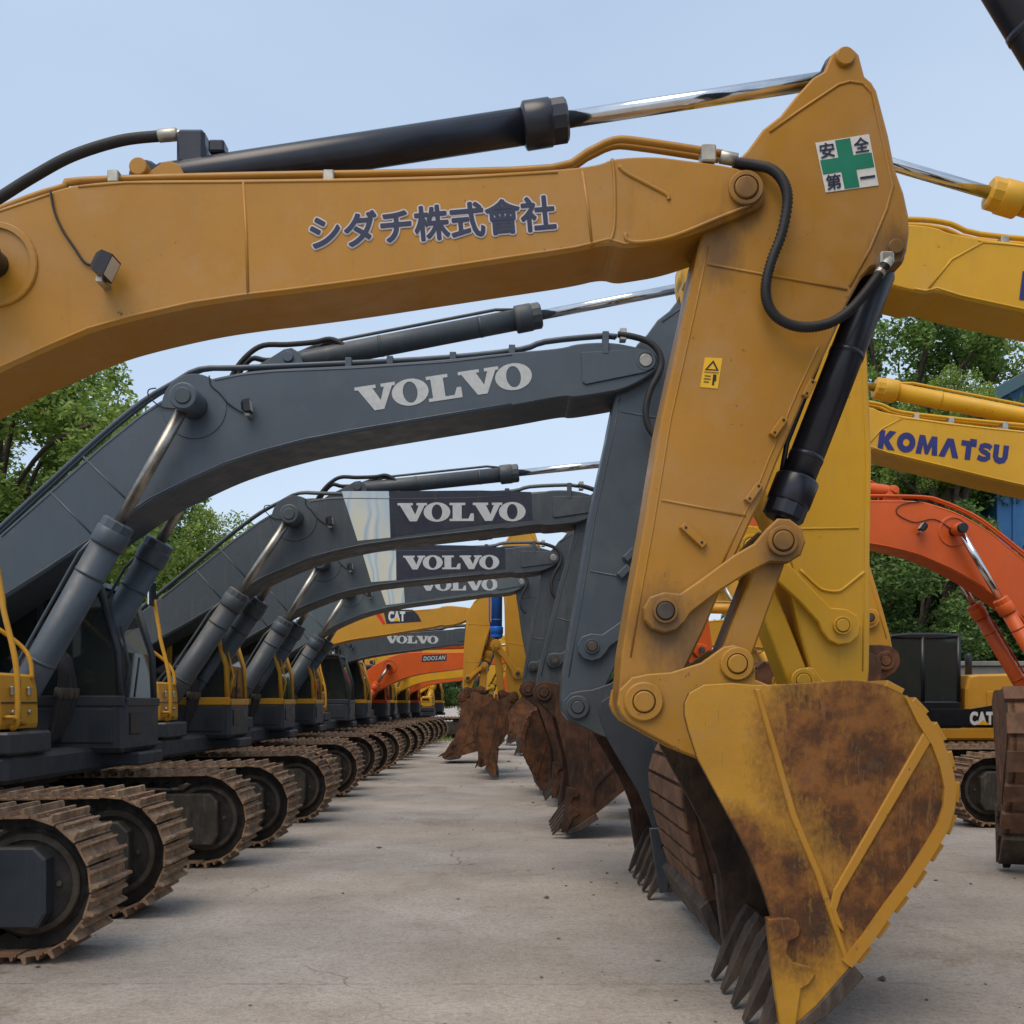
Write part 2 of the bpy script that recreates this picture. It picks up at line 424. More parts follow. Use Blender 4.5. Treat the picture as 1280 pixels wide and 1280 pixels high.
def crom(pts, sub):
    out = []; n = len(pts)
    for i in range(n - 1):
        p0, p1, p2, p3 = pts[max(i - 1, 0)], pts[i], pts[i + 1], pts[min(i + 2, n - 1)]
        for k in range(sub):
            t = k / sub
            out.append(.5 * ((2 * p1) + (p2 - p0) * t + (2 * p0 - 5 * p1 + 4 * p2 - p3) * t * t + (3 * p1 - p0 - 3 * p2 + p3) * t ** 3))
    out.append(pts[-1]); return out
def offset_poly(prof, d):
    """inset a counter-clockwise outline"""
    n = len(prof); out = []
    for k in range(n):
        p, a, b = prof[k], prof[k - 1], prof[(k + 1) % n]
        e1 = (p - a) / (abs(p - a) + 1e-9); e2 = (b - p) / (abs(b - p) + 1e-9)
        nn = (e1 + e2) * 1j; L = abs(nn)
        nn = e1 * 1j if L < 1e-6 else nn / L
        c = max(.4, (nn.conjugate() * (e1 * 1j)).real)
        out.append(p + nn * d / c)
    return out
def round_poly(prof, it=1, keep=()):
    for _ in range(it):
        out = []; n = len(prof)
        for k in range(n):
            a, b = prof[k], prof[(k + 1) % n]; out += [a * .75 + b * .25, a * .25 + b * .75]
        prof = out
    return prof
def circ(c, r, n=20): return [c + r * complex(math.cos(2 * math.pi * k / n), math.sin(2 * math.pi * k / n)) for k in range(n)]
def hull2(pts):
    pts = sorted(pts, key=lambda p: (p.real, p.imag))
    def half(ps):
        h = []
        for p in ps:
            while len(h) >= 2 and ((h[-1] - h[-2]).conjugate() * (p - h[-2])).imag <= 0: h.pop()
            h.append(p)
        return h
    a, b = half(pts), half(pts[::-1]); return a[:-1] + b[:-1]
def link_poly(p, q, rp, rq): return hull2(circ(p, rp, 22) + circ(q, rq, 22))
def v3(c, y): return (c.real, y, c.imag)
def fit(p, q, p2, q2):
    a = (q2 - p2) / (q - p); b = p2 - a * p
    return lambda z: a * z + b
def fitm(p, q, p2, q2):
    return fit(p, q, p2, q2)

# ------------------------------------------------------------------ reference outlines (measured from the two nearest machines)
BXL = -5.1
def can(px, py, Y, bx=BXL): return complex((px - HX) * Y / F - bx, EYE - (py - HY) * Y / F)
def canl(pts, Y): return [can(x, y, Y) for x, y in pts]
YA, YB = 5.59, 9.42
boomA = canl([(97,229),(157,224),(307,223),(450,221),(570,218),(697,211),(750,205),(765,197),(817,194),(856,199),(912,206),(939,216),(954,225),(959,240),(954,255),(942,262),
  (882,287),(837,301),(800,307),(780,310),(761,304),(720,314),(640,326),(547,340),(450,355),(360,367),(307,373),(240,383),(165,400),(112,415),(60,437),(0,464),(-60,497),(-113,531),(-227,615),(-323,680),
  (-428,748),(-546,830),(-664,908),(-705,900),(-720,866),(-700,825),(-647,790),(-529,690),(-428,592),(-323,492),(-217,400),(-140,337),(-80,299),(-30,272),(0,259),(60,239)], YA)
boomB = canl([(259,474),(302,465),(342,461),(440,457),(560,449),(640,440),(703,435),(721,429),(762,427),(794,433),(814,438),(823,447),(823,458),(817,467),(782,487),(748,493),(715,498),(708,495),
  (640,508),(560,521),(500,531),(440,541),(400,549),(383,552),(326,567),(281,582),(241,600),(187,627),(119,674),(62,712),(0,752),(-70,800),(-140,850),(-164,844),(-172,825),(-160,800),(-130,782),(-60,720),(0,668),(62,613),(125,557),(175,517),(206,497),(232,484)], YB)
refA = {'A': can(932,236,YA), 'B': can(-6,331,YA)}
refB = {'A': can(807,451,YB), 'B': can(243,508,YB)}
lugA = canl([(150,226),(175,208),(196,193),(207,191),(218,196),(228,215),(232,226)], YA); lugpA = can(207, 214, 5.84)
lugB = canl([(285,468),(302,456),(330,440),(349,428),(359,426),(369,432),(375,450),(378,462)], YB); lugpB = can(358, 443, YB + .1)
YS = 5.65
stickP = canl([(1031,88),(1040,67),(1049,60),(1059,58),(1068,61),(1074,67),(1081,94),(1090,102),(1096,112),(1111,169),(1119,210),(1130,240),(1136,268),(1137,290),(1134,312),(1128,328),(1112,333),(1098,332),(1089,334),(1077,347),(1059,380),(1044,415),
  (1033,439),(1008,492),(971,579),(955,620),(939,651),(910,716),(880,788),(850,850),(835,885),(822,901),(804,907),(786,901),(776,886),(774,865),(777,820),(790,740),(805,658),(827,523),(841,460),(860,375),(874,305),(881,280),(895,240),(916,206),(935,187),(954,161),(976,144),(995,120),(1016,97)], YS)
S = {'A': can(932,236,YA), 'T': can(1056,72,YS), 'U': can(1119,309,YS), 'E': can(831,764,YS - .05), 'G': can(977,677,YS - .05), 'C': can(804,877,YS - .05), 'H': can(922,830,YS - .05)}
YK = 5.19
BK = lambda pts: canl(pts, YK)
bucket_top = BK([(856,880),(862,866),(880,856),(917,854),(947,857),(1000,855),(1040,852),(1071,851),(1105,856),(1135,871),(1161,897),(1180,927),(1191,957),(1197,987),(1195,1014),(1187,1040),(1169,1070),(1142,1111),(1116,1145),(1090,1182),(1064,1214),(1030,1262)])
bucket_open = BK([(990,1292),(974,1240),(966,1180),(964,1149),(955,1119),(936,1070),(910,1021),(890,984),(872,950),(861,915),(856,895)])
S['D'] = can(985, 1312, YK)
ear_poly = canl([(774,862),(771,881),(776,893),(785,903),(816,921),(850,940),(900,960),(990,960),(1020,880),(946,850),(946,835),(940,820),(930,810),(919,806),(906,808),(878,828),(839,840),(810,842),(790,846)], YS - .05)

def letters_volvo():
    V = [(0,1),(.78,1),(.78,.87),(.66,.87),(.90,.36),(1.08,.87),(.97,.87),(.97,1),(1.5,1),(1.5,.87),(1.38,.87),(.98,0),(.62,0),(.12,.87),(0,.87)]
    Lp = [(0,1),(.8,1),(.8,.87),(.62,.87),(.62,.13),(.96,.13),(1.08,.42),(1.24,.42),(1.24,0),(0,0),(0,.13),(.16,.13),(.16,.87),(0,.87)]
    out = []; x = 0
    for ch in 'VOLVO':
        if ch == 'O':
            n = 28; vs = []; fs = []
            for rx, ry in ((.68, .53), (.27, .42)):
                vs += [(x + .68 + rx * math.cos(2 * math.pi * k / n), .5 + ry * math.sin(2 * math.pi * k / n)) for k in range(n)]
            fs = [(k, (k + 1) % n, n + (k + 1) % n, n + k) for k in range(n)]
            out.append((vs, fs)); x += 1.32
        else:
            P = V if ch == 'V' else Lp
            out.append(([(x + a, b) for a, b in P], [tuple(range(len(P) - 1, -1, -1))])); x += 1.33 if ch == 'V' else 1.19
    return out, x
def text_mesh(body, offset=0.0, shear=0.0, spacing=1.0):
    c = bpy.data.curves.new('lettering', 'FONT'); c.body = body; c.size = 1; c.offset = offset; c.shear = shear; c.space_character = spacing
    c.align_x = 'CENTER'; c.align_y = 'CENTER'; c.resolution_u = 4
    o = bpy.data.objects.new('lettering', c); col.objects.link(o)
    bpy.context.view_layer.update()
    dg = bpy.context.evaluated_depsgraph_get(); me = bpy.data.meshes.new_from_object(o.evaluated_get(dg))
    vs = [(v.co.x, v.co.y) for v in me.vertices]; fs = [tuple(p.vertices) for p in me.polygons]
    bpy.data.objects.remove(o); bpy.data.meshes.remove(me); bpy.data.curves.remove(c)
    return vs, fs

# ------------------------------------------------------------------ one excavator
class Machine:
    def __init__(s, label, by, bx, d, group, name='excavator'):
        s.by, s.bx, s.d, s.n = by, bx, d, -d
        s.root = bpy.data.objects.new(name, None); col.objects.link(s.root)
        s.root.location = (bx, by, 0); s.root.rotation_euler = (0, 0, 0 if d > 0 else math.pi)
        s.root.empty_display_size = .5
        tag(s.root, label, 'excavator', group)
    def L(s, px, py, Y): return complex(s.d * ((px - HX) * Y / F - s.bx), EYE - (py - HY) * Y / F)
    def decal(s, vs, fs, center, width, height, ang, y, mat, parent, name='lettering', thick=.004, label=None):
        """flat lettering (u, v) standing thick off the side facing the aisle"""
        us = [v[0] for v in vs]; ws = [v[1] for v in vs]
        u0, u1, w0, w1 = min(us), max(us), min(ws), max(ws)
        sx = width / (u1 - u0); sy = height / (w1 - w0) if height else sx
        ca, sa = math.cos(ang), math.sin(ang); pts = []
        for (u, w) in vs:
            a = (u - (u0 + u1) / 2) * sx; b = (w - (w0 + w1) / 2) * sy
            pts.append((center.real + s.d * (a * ca - b * sa), y + s.n * thick, center.imag + a * sa + b * ca))
        return MB().add(pts, fs).build(name, mat, parent, label)
    def two_pin_cyl(s, p, q, y, frac, rb, rg, rr, mat, name, rodmat='chrome', glandmat=None, eye=.09, pipe=True):
        P, Q = Vector(v3(p, y)), Vector(v3(q, y)); L = (Q - P).length; d = (Q - P) / L
        lb = L * frac
        m = MB(); m.lathe(P, Q, [(eye * .6, rb * .9), (eye * .9, rb), (lb - .22, rb)], 24)
        m.lathe(P + d * (lb - .26), Q, [(0, rb * 1.01), (0.012, rg * .97), (.02, rg), (.16, rg), (.172, rg * .93)], 24)
        m.lathe(P + d * (lb - .10), Q, [(0, rg * .95), (.085, rg * .95), (.10, rg * .8)], 12, False)
        m.cyl(P + Vector((0, -rb * 1.05, 0)), P + Vector((0, rb * 1.05, 0)), eye, 18)
        o = m.build(name, mat, s.root)
        r = MB().lathe(P + d * (lb - .02), Q, [(0, rr), (L - lb - eye * .5, rr)], 20).build('rod', rodmat, o)
        MB().cyl(Q + Vector((0, -rb * .95, 0)), Q + Vector((0, rb * .95, 0)), eye, 18).build('rod_eye', mat, o)
        # clamp band and pipe along the barrel
        if not pipe: return o
        n_ = Vector((-d.z, 0, d.x))
        if n_.z < 0: n_ = -n_
        pp = MB().tube([P + d * .25 + n_ * rb * .9, P + d * .34 + n_ * rb * 1.35, P + d * (lb - .42) + n_ * rb * 1.35, P + d * (lb - .25) + n_ * rb * 1.0], .016, 8)
        for t in (.35, .75): pp.lathe(P + d * (lb * t), Q, [(0, rb * 1.03), (.03, rb * 1.03)], 24)
        pp.build('pipe', mat, o)
        return o

def polyline_inset(poly, i0, i1, d):
    ins = offset_poly(poly if area(poly) > 0 else poly[::-1], d)
    if area(poly) <= 0: ins = ins[::-1]
    n = len(poly); k = i0; out = []
    while True:
        out.append(ins[k % n])
        if k % n == i1 % n: break
        k += 1
    return out
def area(p): return sum(p[k].real * p[(k + 1) % len(p)].imag - p[(k + 1) % len(p)].real * p[k].imag for k in range(len(p)))

def track_path(hl, Rr):
    """loop of (position, tangent angle) for the shoes; returns function of arc length"""
    st = 2 * hl; arc = math.pi * Rr; tot = 2 * st + 2 * arc
    def at(sv):
        sv %= tot
        if sv < st: return -hl + sv, 2 * Rr, 0.0
        sv -= st
        if sv < arc:
            th = sv / Rr; return hl + Rr * math.sin(th), Rr + Rr * math.cos(th), -th
        sv -= arc
        if sv < st: return hl - sv, 0.0, -math.pi
        sv -= st; th = sv / Rr
        return -hl - Rr * math.sin(th), Rr - Rr * math.cos(th), -math.pi - th
    return at, tot
SHOE_W = .60
def shoe_mesh():
    p = .170; w = SHOE_W / 2
    prof = [(-.5*p, 0), (.46*p, 0), (.46*p, .016), (.36*p, .016), (.31*p, .066), (.20*p, .068), (.15*p, .014), (-.22*p, .014), (-.26*p, .044), (-.34*p, .044), (-.39*p, .014), (-.5*p, .016)]
    m = MB(); m.prism([complex(a, b) for a, b in prof], -w, w)
    for sx in (-.045, .045):
        for sy in (-.16, .16): m.cyl((sx, sy, .012), (sx, sy, .034), .016, 6)
    return m
_shoe = shoe_mesh(); SHOE = _shoe.mesh('track_shoe'); SHOE.materials.append(M['track'])

def undercarriage(mc, hl=2.02, single=(False, False), bodymat='under', framemat='grimy', bed=True):
    Rr = .452; lift = .068                      # shoe base radius; grouser height lifts the loop off the ground
    for side, one in ((-1, single[0]), (1, single[1])):
        yc = side * 1.25
        at, tot = track_path(hl, Rr); n = int(round(tot / .173)); ph = rnd.random() * .19
        fr = MB()
        fr.prism(round_poly([complex(-hl + .1, .24), complex(hl - .30, .24), complex(hl - .02, .34), complex(hl + .02, .62), complex(hl - .35, .70), complex(-hl + .5, .74), complex(-hl + .1, .62)], 1), yc - .27, yc + .27, .02)
        fr.prism([complex(hl - .95, .30), complex(hl - .06, .30), complex(hl - .06, .72), complex(hl - .95, .72)], yc - .275, yc + .275, .02)
        f = fr.build('track_frame', framemat, mc.root)
        g = MB(); g.prism([complex(hl - .85, .24), complex(hl + .10, .24), complex(hl + .16, .34), complex(hl + .16, .70), complex(hl + .08, .78), complex(hl - .85, .78)], yc - .292, yc + .292, .015); g.build('guard_plate', framemat, f)
        w = MB(); w.lathe((hl, yc - .16, Rr + lift), (hl, yc + .16, Rr + lift), [(0, .30), (.02, .37), (.05, .385), (.27, .385), (.30, .37), (.32, .30)], 32)
        w.cyl((hl, yc - .24, Rr + lift), (hl, yc + .24, Rr + lift), .13, 20); idl = w.build('idler', bodymat, mc.root)
        for sy in (-1, 1):
            MB().ring((hl, yc + sy * .155, Rr + lift), (hl, yc + sy * .185, Rr + lift), .345, .30, 32).build('flange', 'dirty_steel', idl)
            for q in range(6): MB().cyl((hl + .2 * math.cos(q * 1.047), yc + sy * .15, Rr + lift + .2 * math.sin(q * 1.047)), (hl + .2 * math.cos(q * 1.047), yc + sy * .178, Rr + lift + .2 * math.sin(q * 1.047)), .022, 6).build('bolt', 'dirty_steel', idl)
        w = MB(); teeth = [complex(-hl, Rr + lift) + (.40 if k % 2 else .34) * complex(math.cos(2 * math.pi * k / 42), math.sin(2 * math.pi * k / 42)) for k in range(42)]
        w.prism(teeth, yc - .06, yc + .06); w.cyl((-hl, yc - .24, Rr + lift), (-hl, yc + .24, Rr + lift), .24, 24); w.build('sprocket', bodymat, mc.root)
        for k in range(7):
            x = -hl + .42 + k * (2 * hl - .84) / 6
            MB().cyl((x, yc - .22, .22), (x, yc + .22, .22), .095, 16).build('roller', bodymat, f)
        for x in (-.8, .7):
            MB().cyl((x, yc - .20, .86), (x, yc + .20, .86), .07, 16).build('carrier_roller', bodymat, f)
        # link chain inside the shoes
        ch = MB(); N = 2 * n; vs = []; fs = []
        for k in range(N):
            x, z, a = at(tot * k / N); nx, nzv = -math.sin(a), math.cos(a)
            for off in (-.004, -.115 if k % 2 else -.07):
                for yy in (-.13, .13): vs.append((x + nx * off, yc + yy, z + lift + nzv * off))
        for k in range(N):
            a, b = 4 * k, 4 * ((k + 1) % N)
            fs += [(a, a + 1, b + 1, b), (a + 3, a + 2, b + 2, b + 3), (a + 2, a, b, b + 2), (a + 1, a + 3, b + 3, b + 1)]
        c = ch.add(vs, fs).build('track_chain', bodymat, mc.root)
        sag = lambda x: -.030 * max(0, 1 - (abs(abs(x) - .75) / .75)) if True else 0
        if one:
            for k in range(n):
                x, z, a = at(k * tot / n + ph)
                o = bpy.data.objects.new('track_shoe', SHOE); col.objects.link(o); o.parent = c
                dz = -.025 * math.sin(math.pi * (x + hl) / (2 * hl)) if z > 2 * Rr - 1e-4 else 0
                o.location = (x, yc, z + lift + dz); o.rotation_euler = (0, -a + rnd.uniform(-.02, .02), 0)
        else:
            sv = np.array(_shoe.v); nv = len(sv); allv = []; allf = []
            for k in range(n):
                x, z, a = at(k * tot / n + ph); ca, sa = math.cos(a), math.sin(a)
                q = np.stack([sv[:, 0] * ca - sv[:, 2] * sa + x, sv[:, 1] + yc, sv[:, 0] * sa + sv[:, 2] * ca + z + lift], 1)
                allv += q.tolist(); allf += [tuple(i + k * nv for i in f) for f in _shoe.f]
            MB().add(allv, allf).build('track_shoes', 'track', c, kind='stuff')
    m = MB(); m.box(-.75, .75, -1.0, 1.0, .45, .80, .06); m.prism(circ(0j, .62, 28), .78, 1.02, axis='z')
    for sx in (-1, 1):
        for sy in (-1, 1):
            m.add([(sx*.4, sy*.5, .5), (sx*.75, sy*.5, .5), (sx*1.3, sy*1.05, .5), (sx*.9, sy*1.05, .5), (sx*.4, sy*.5, .75), (sx*.75, sy*.5, .75), (sx*1.3, sy*1.05, .66), (sx*.9, sy*1.05, .66)],
                  [(0,1,2,3),(4,7,6,5),(0,4,5,1),(1,5,6,2),(2,6,7,3),(3,7,4,0)])
    m.build('car_body', bodymat, mc.root)

def house(mc, c1, c2, cabm, trim, box_m, post=True, hood_h=2.25, text=None):
    """c1 body colour, c2 lower skirt colour, cabm cab shell, trim cab posts, box_m tool box"""
    rt = mc.root
    MB().box(-2.75, .95, -1.36, 1.36, 1.06, 1.30, .04).build('deck', c2, rt)
    h = MB(); h.prism(round_poly([complex(-2.7, 1.31), complex(-.35, 1.31), complex(-.35, hood_h - .05), complex(-.6, hood_h), complex(-2.4, hood_h), complex(-2.7, hood_h - .25)], 1), -1.33, 1.33, .04)
    ho = h.build('engine_hood', c1, rt)
    for x in (-2.3, -1.65, -1.0):
        for sy in (-1, 1):
            MB().box(x - .28, x + .28, sy * 1.345 - .012, sy * 1.345 + .012, 1.40, hood_h - .32, .008).build('side_panel', c1, ho)
            if x > -2: MB().box(x - .2, x + .2, sy * 1.357 - .012, sy * 1.357 + .012, 1.62, 1.80, .006).build('louvre', 'black', ho)
    cw = [complex(-2.45, -1.40), complex(-2.78, -1.40), complex(-3.05, -1.2), complex(-3.22, -.7), complex(-3.28, 0), complex(-3.22, .7), complex(-3.05, 1.2), complex(-2.78, 1.40), complex(-2.45, 1.40)]
    MB().prism(cw, 1.10, 2.18, .05, axis='z').build('counterweight', c2, rt)
    MB().lathe((-1.3, -.7, hood_h - .02), (-1.3, -.7, hood_h + .45), [(0, .07), (.44, .065), (.47, .05)], 14).build('exhaust', 'black', rt)
    tk = MB().box(-.34, .30, -1.35, -.58, 1.305, 2.12, .06).build('fuel_tank', c1, rt)
    tb = MB(); tb.prism(round_poly([complex(.32, 1.50), complex(.86, 1.50), complex(.88, 1.58), complex(.86, 1.96), complex(.80, 2.0), complex(.32, 2.0)], 1), -1.34, -.62, .03)
    b = tb.build('tool_box', box_m, rt)
    MB().box(.34, .98, -1.38, -.60, 1.305, 1.495, .02).build('step', c2, rt)
    MB().box(.36, .80, -1.352, -1.334, 1.735, 1.745).build('panel_gap', 'black', b)
    MB().box(.868, .884, -1.3, -.66, 1.735, 1.745).build('panel_gap', 'black', b)
    MB().box(.868, .884, -.985, -.975, 1.54, 1.94).build('panel_gap', 'black', b)
    MB().tube([(.86, -1.26, 1.62), (.95, -1.26, 1.62), (.95, -1.04, 1.56), (.86, -1.04, 1.56)], .018, 8).build('grab_handle', box_m, b)
    MB().box(.42, .74, -1.353, -1.335, 1.80, 1.90, .006).build('vent', 'black', b)
    for yy in (-1.12, -.82):
        MB().box(.872, .895, yy - .03, yy + .03, 1.80, 1.88, .008).build('latch', 'fitting', b)
        MB().cyl((.86, yy, 1.66), (.898, yy, 1.66), .022, 10).build('lock', 'fitting', b)
    if post:
        hr = MB(); hr.tube([(.90, -1.18, 1.52), (.96, -1.20, 1.60), (.95, -1.20, 2.05), (.84, -1.18, 2.5), (.82, -1.17, 2.62), (.75, -1.16, 3.0)], .024, 8, 5)
        h1 = hr.build('handrail', 'trim_yellow', rt); hr = MB()
        hr.tube([(.86, -.72, 1.95), (.84, -.72, 2.12), (.75, -.74, 2.26), (.5, -.9, 2.48), (.2, -1.1, 2.7)], .020, 8, 4)
        h1 = hr.build('handrail', 'trim_yellow', rt)
        mm = MB(); mm.box(.73, .76, -1.30, -1.10, 2.92, 3.22, .012); mi = mm.build('mirror', 'black', rt)
        MB().box(.715, .728, -1.285, -1.115, 2.935, 3.205).build('mirror_glass', 'mirror', mi)
    # cab: shell of posts, sill and roof with panes between
    x0, x1, y0, y1, z0, z1 = -.28, 1.27, .36, 1.36, 1.32, 2.98
    ca = MB().box(x0, x1, y0, y1, 1.24, 1.78, .05).build('cab', cabm, rt)
    cb = MB(); cb.prism(round_poly([complex(x0 + .02, z1 - .12), complex(x1 - .22, z1 - .12), complex(x1 - .30, z1), complex(x0 + .05, z1)], 1), y0 + .01, y1 - .01, .03)
    cb.build('roof', cabm, ca)
    def post(pts, nm='post', r=.042, mt=trim):
        MB().tube(pts, r, 6).build(nm, mt, ca)
    for y in (y0 + .045, y1 - .045):
        post([(x1 - .05, y, 1.74), (x1 - .07, y, 2.25), (x1 - .27, y, z1 - .07)])
        post([(x0 + .06, y, 1.74), (x0 + .06, y, z1 - .07)])
        post([(.42, y, 1.74), (.42, y, z1 - .07)])
    for y, nm in ((y0 + .035, 'pane'), (y1 - .035, 'pane')):
        MB().prism([complex(x0 + .08, 1.77), complex(.39, 1.77), complex(.39, z1 - .11), complex(x0 + .08, z1 - .11)], y - .005, y + .005).build(nm, 'glass', ca)
        MB().prism([complex(.45, 1.77), complex(x1 - .09, 1.77), complex(x1 - .11, 2.25), complex(x1 - .30, z1 - .11), complex(.45, z1 - .11)], y - .005, y + .005).build(nm, 'glass', ca)
    MB().add([(x1 - .045, y0 + .09, 1.77), (x1 - .045, y1 - .09, 1.77), (x1 - .065, y1 - .09, 2.25), (x1 - .065, y0 + .09, 2.25), (x1 - .265, y1 - .09, z1 - .11), (x1 - .265, y0 + .09, z1 - .11)], [(0, 1, 2, 3), (3, 2, 4, 5)]).build('pane', 'glass', ca)
    MB().box(x0 + .05, x0 + .06, y0 + .09, y1 - .09, 1.80, z1 - .12).build('pane', 'glass', ca)
    st = MB(); st.box(.0, .52, .62, 1.10, 1.785, 1.98, .05); st.prism(round_poly([complex(-.05, 1.95), complex(.08, 1.95), complex(-.04, 2.62), complex(-.16, 2.60)], 1), .62, 1.10, .03); st.box(.75, 1.0, .45, .62, 1.785, 2.05, .04)
    st.build('seat', 'seat', ca)
    MB().box(.10, 1.15, y0 - .016, y0 + .01, 1.34, 1.68, .01).build('cab_panel', cabm, ca)
    MB().box(.44, 1.18, y1 - .006, y1 + .014, 1.34, 1.74, .01).build('door', cabm, ca)
    MB().tube([(.56, y1 + .01, 1.62), (.56, y1 + .04, 1.62), (.72, y1 + .04, 1.62), (.72, y1 + .01, 1.62)], .012, 6).build('door_handle', 'fitting', ca)
    MB().tube([(x1 - .02, y0 + .05, 1.85), (x1 + .04, y0 + .03, 2.1), (x1 - .06, y0 + .05, 2.5)], .014, 6).build('grab_rail', trim, ca)
    MB().box(1.262, 1.284, y0 + .12, y0 + .42, 1.42, 1.64, .008).build('vent', 'black', ca)
    MB().box(.7, 1.0, .50, .62, 2.05, 2.10, .01).build('console', 'black', ca)
    MB().box(x0 + .02, x1 - .01, y0 - .012, y0 + .05, 1.70, 1.81, .012).build('sill_trim', trim, ca)
    MB().box(x1 - .04, x1 + .012, y0 + .052, y1 - .02, 1.70, 1.79, .012).build('sill_trim', trim, ca)
    MB().tube([(x1 + .02, y0 + .2, 1.8), (x1 - .02, y0 + .45, 2.2)], .012, 6).build('wiper', 'black', ca)
    MB().box(.90, 1.33, .62, 1.30, 1.10, 1.235, .02).build('step', c2, rt)
    # turntable
    MB().prism(circ(0j, .72, 32), .98, 1.07, axis='z').build('turntable', 'under', rt)
    return ca

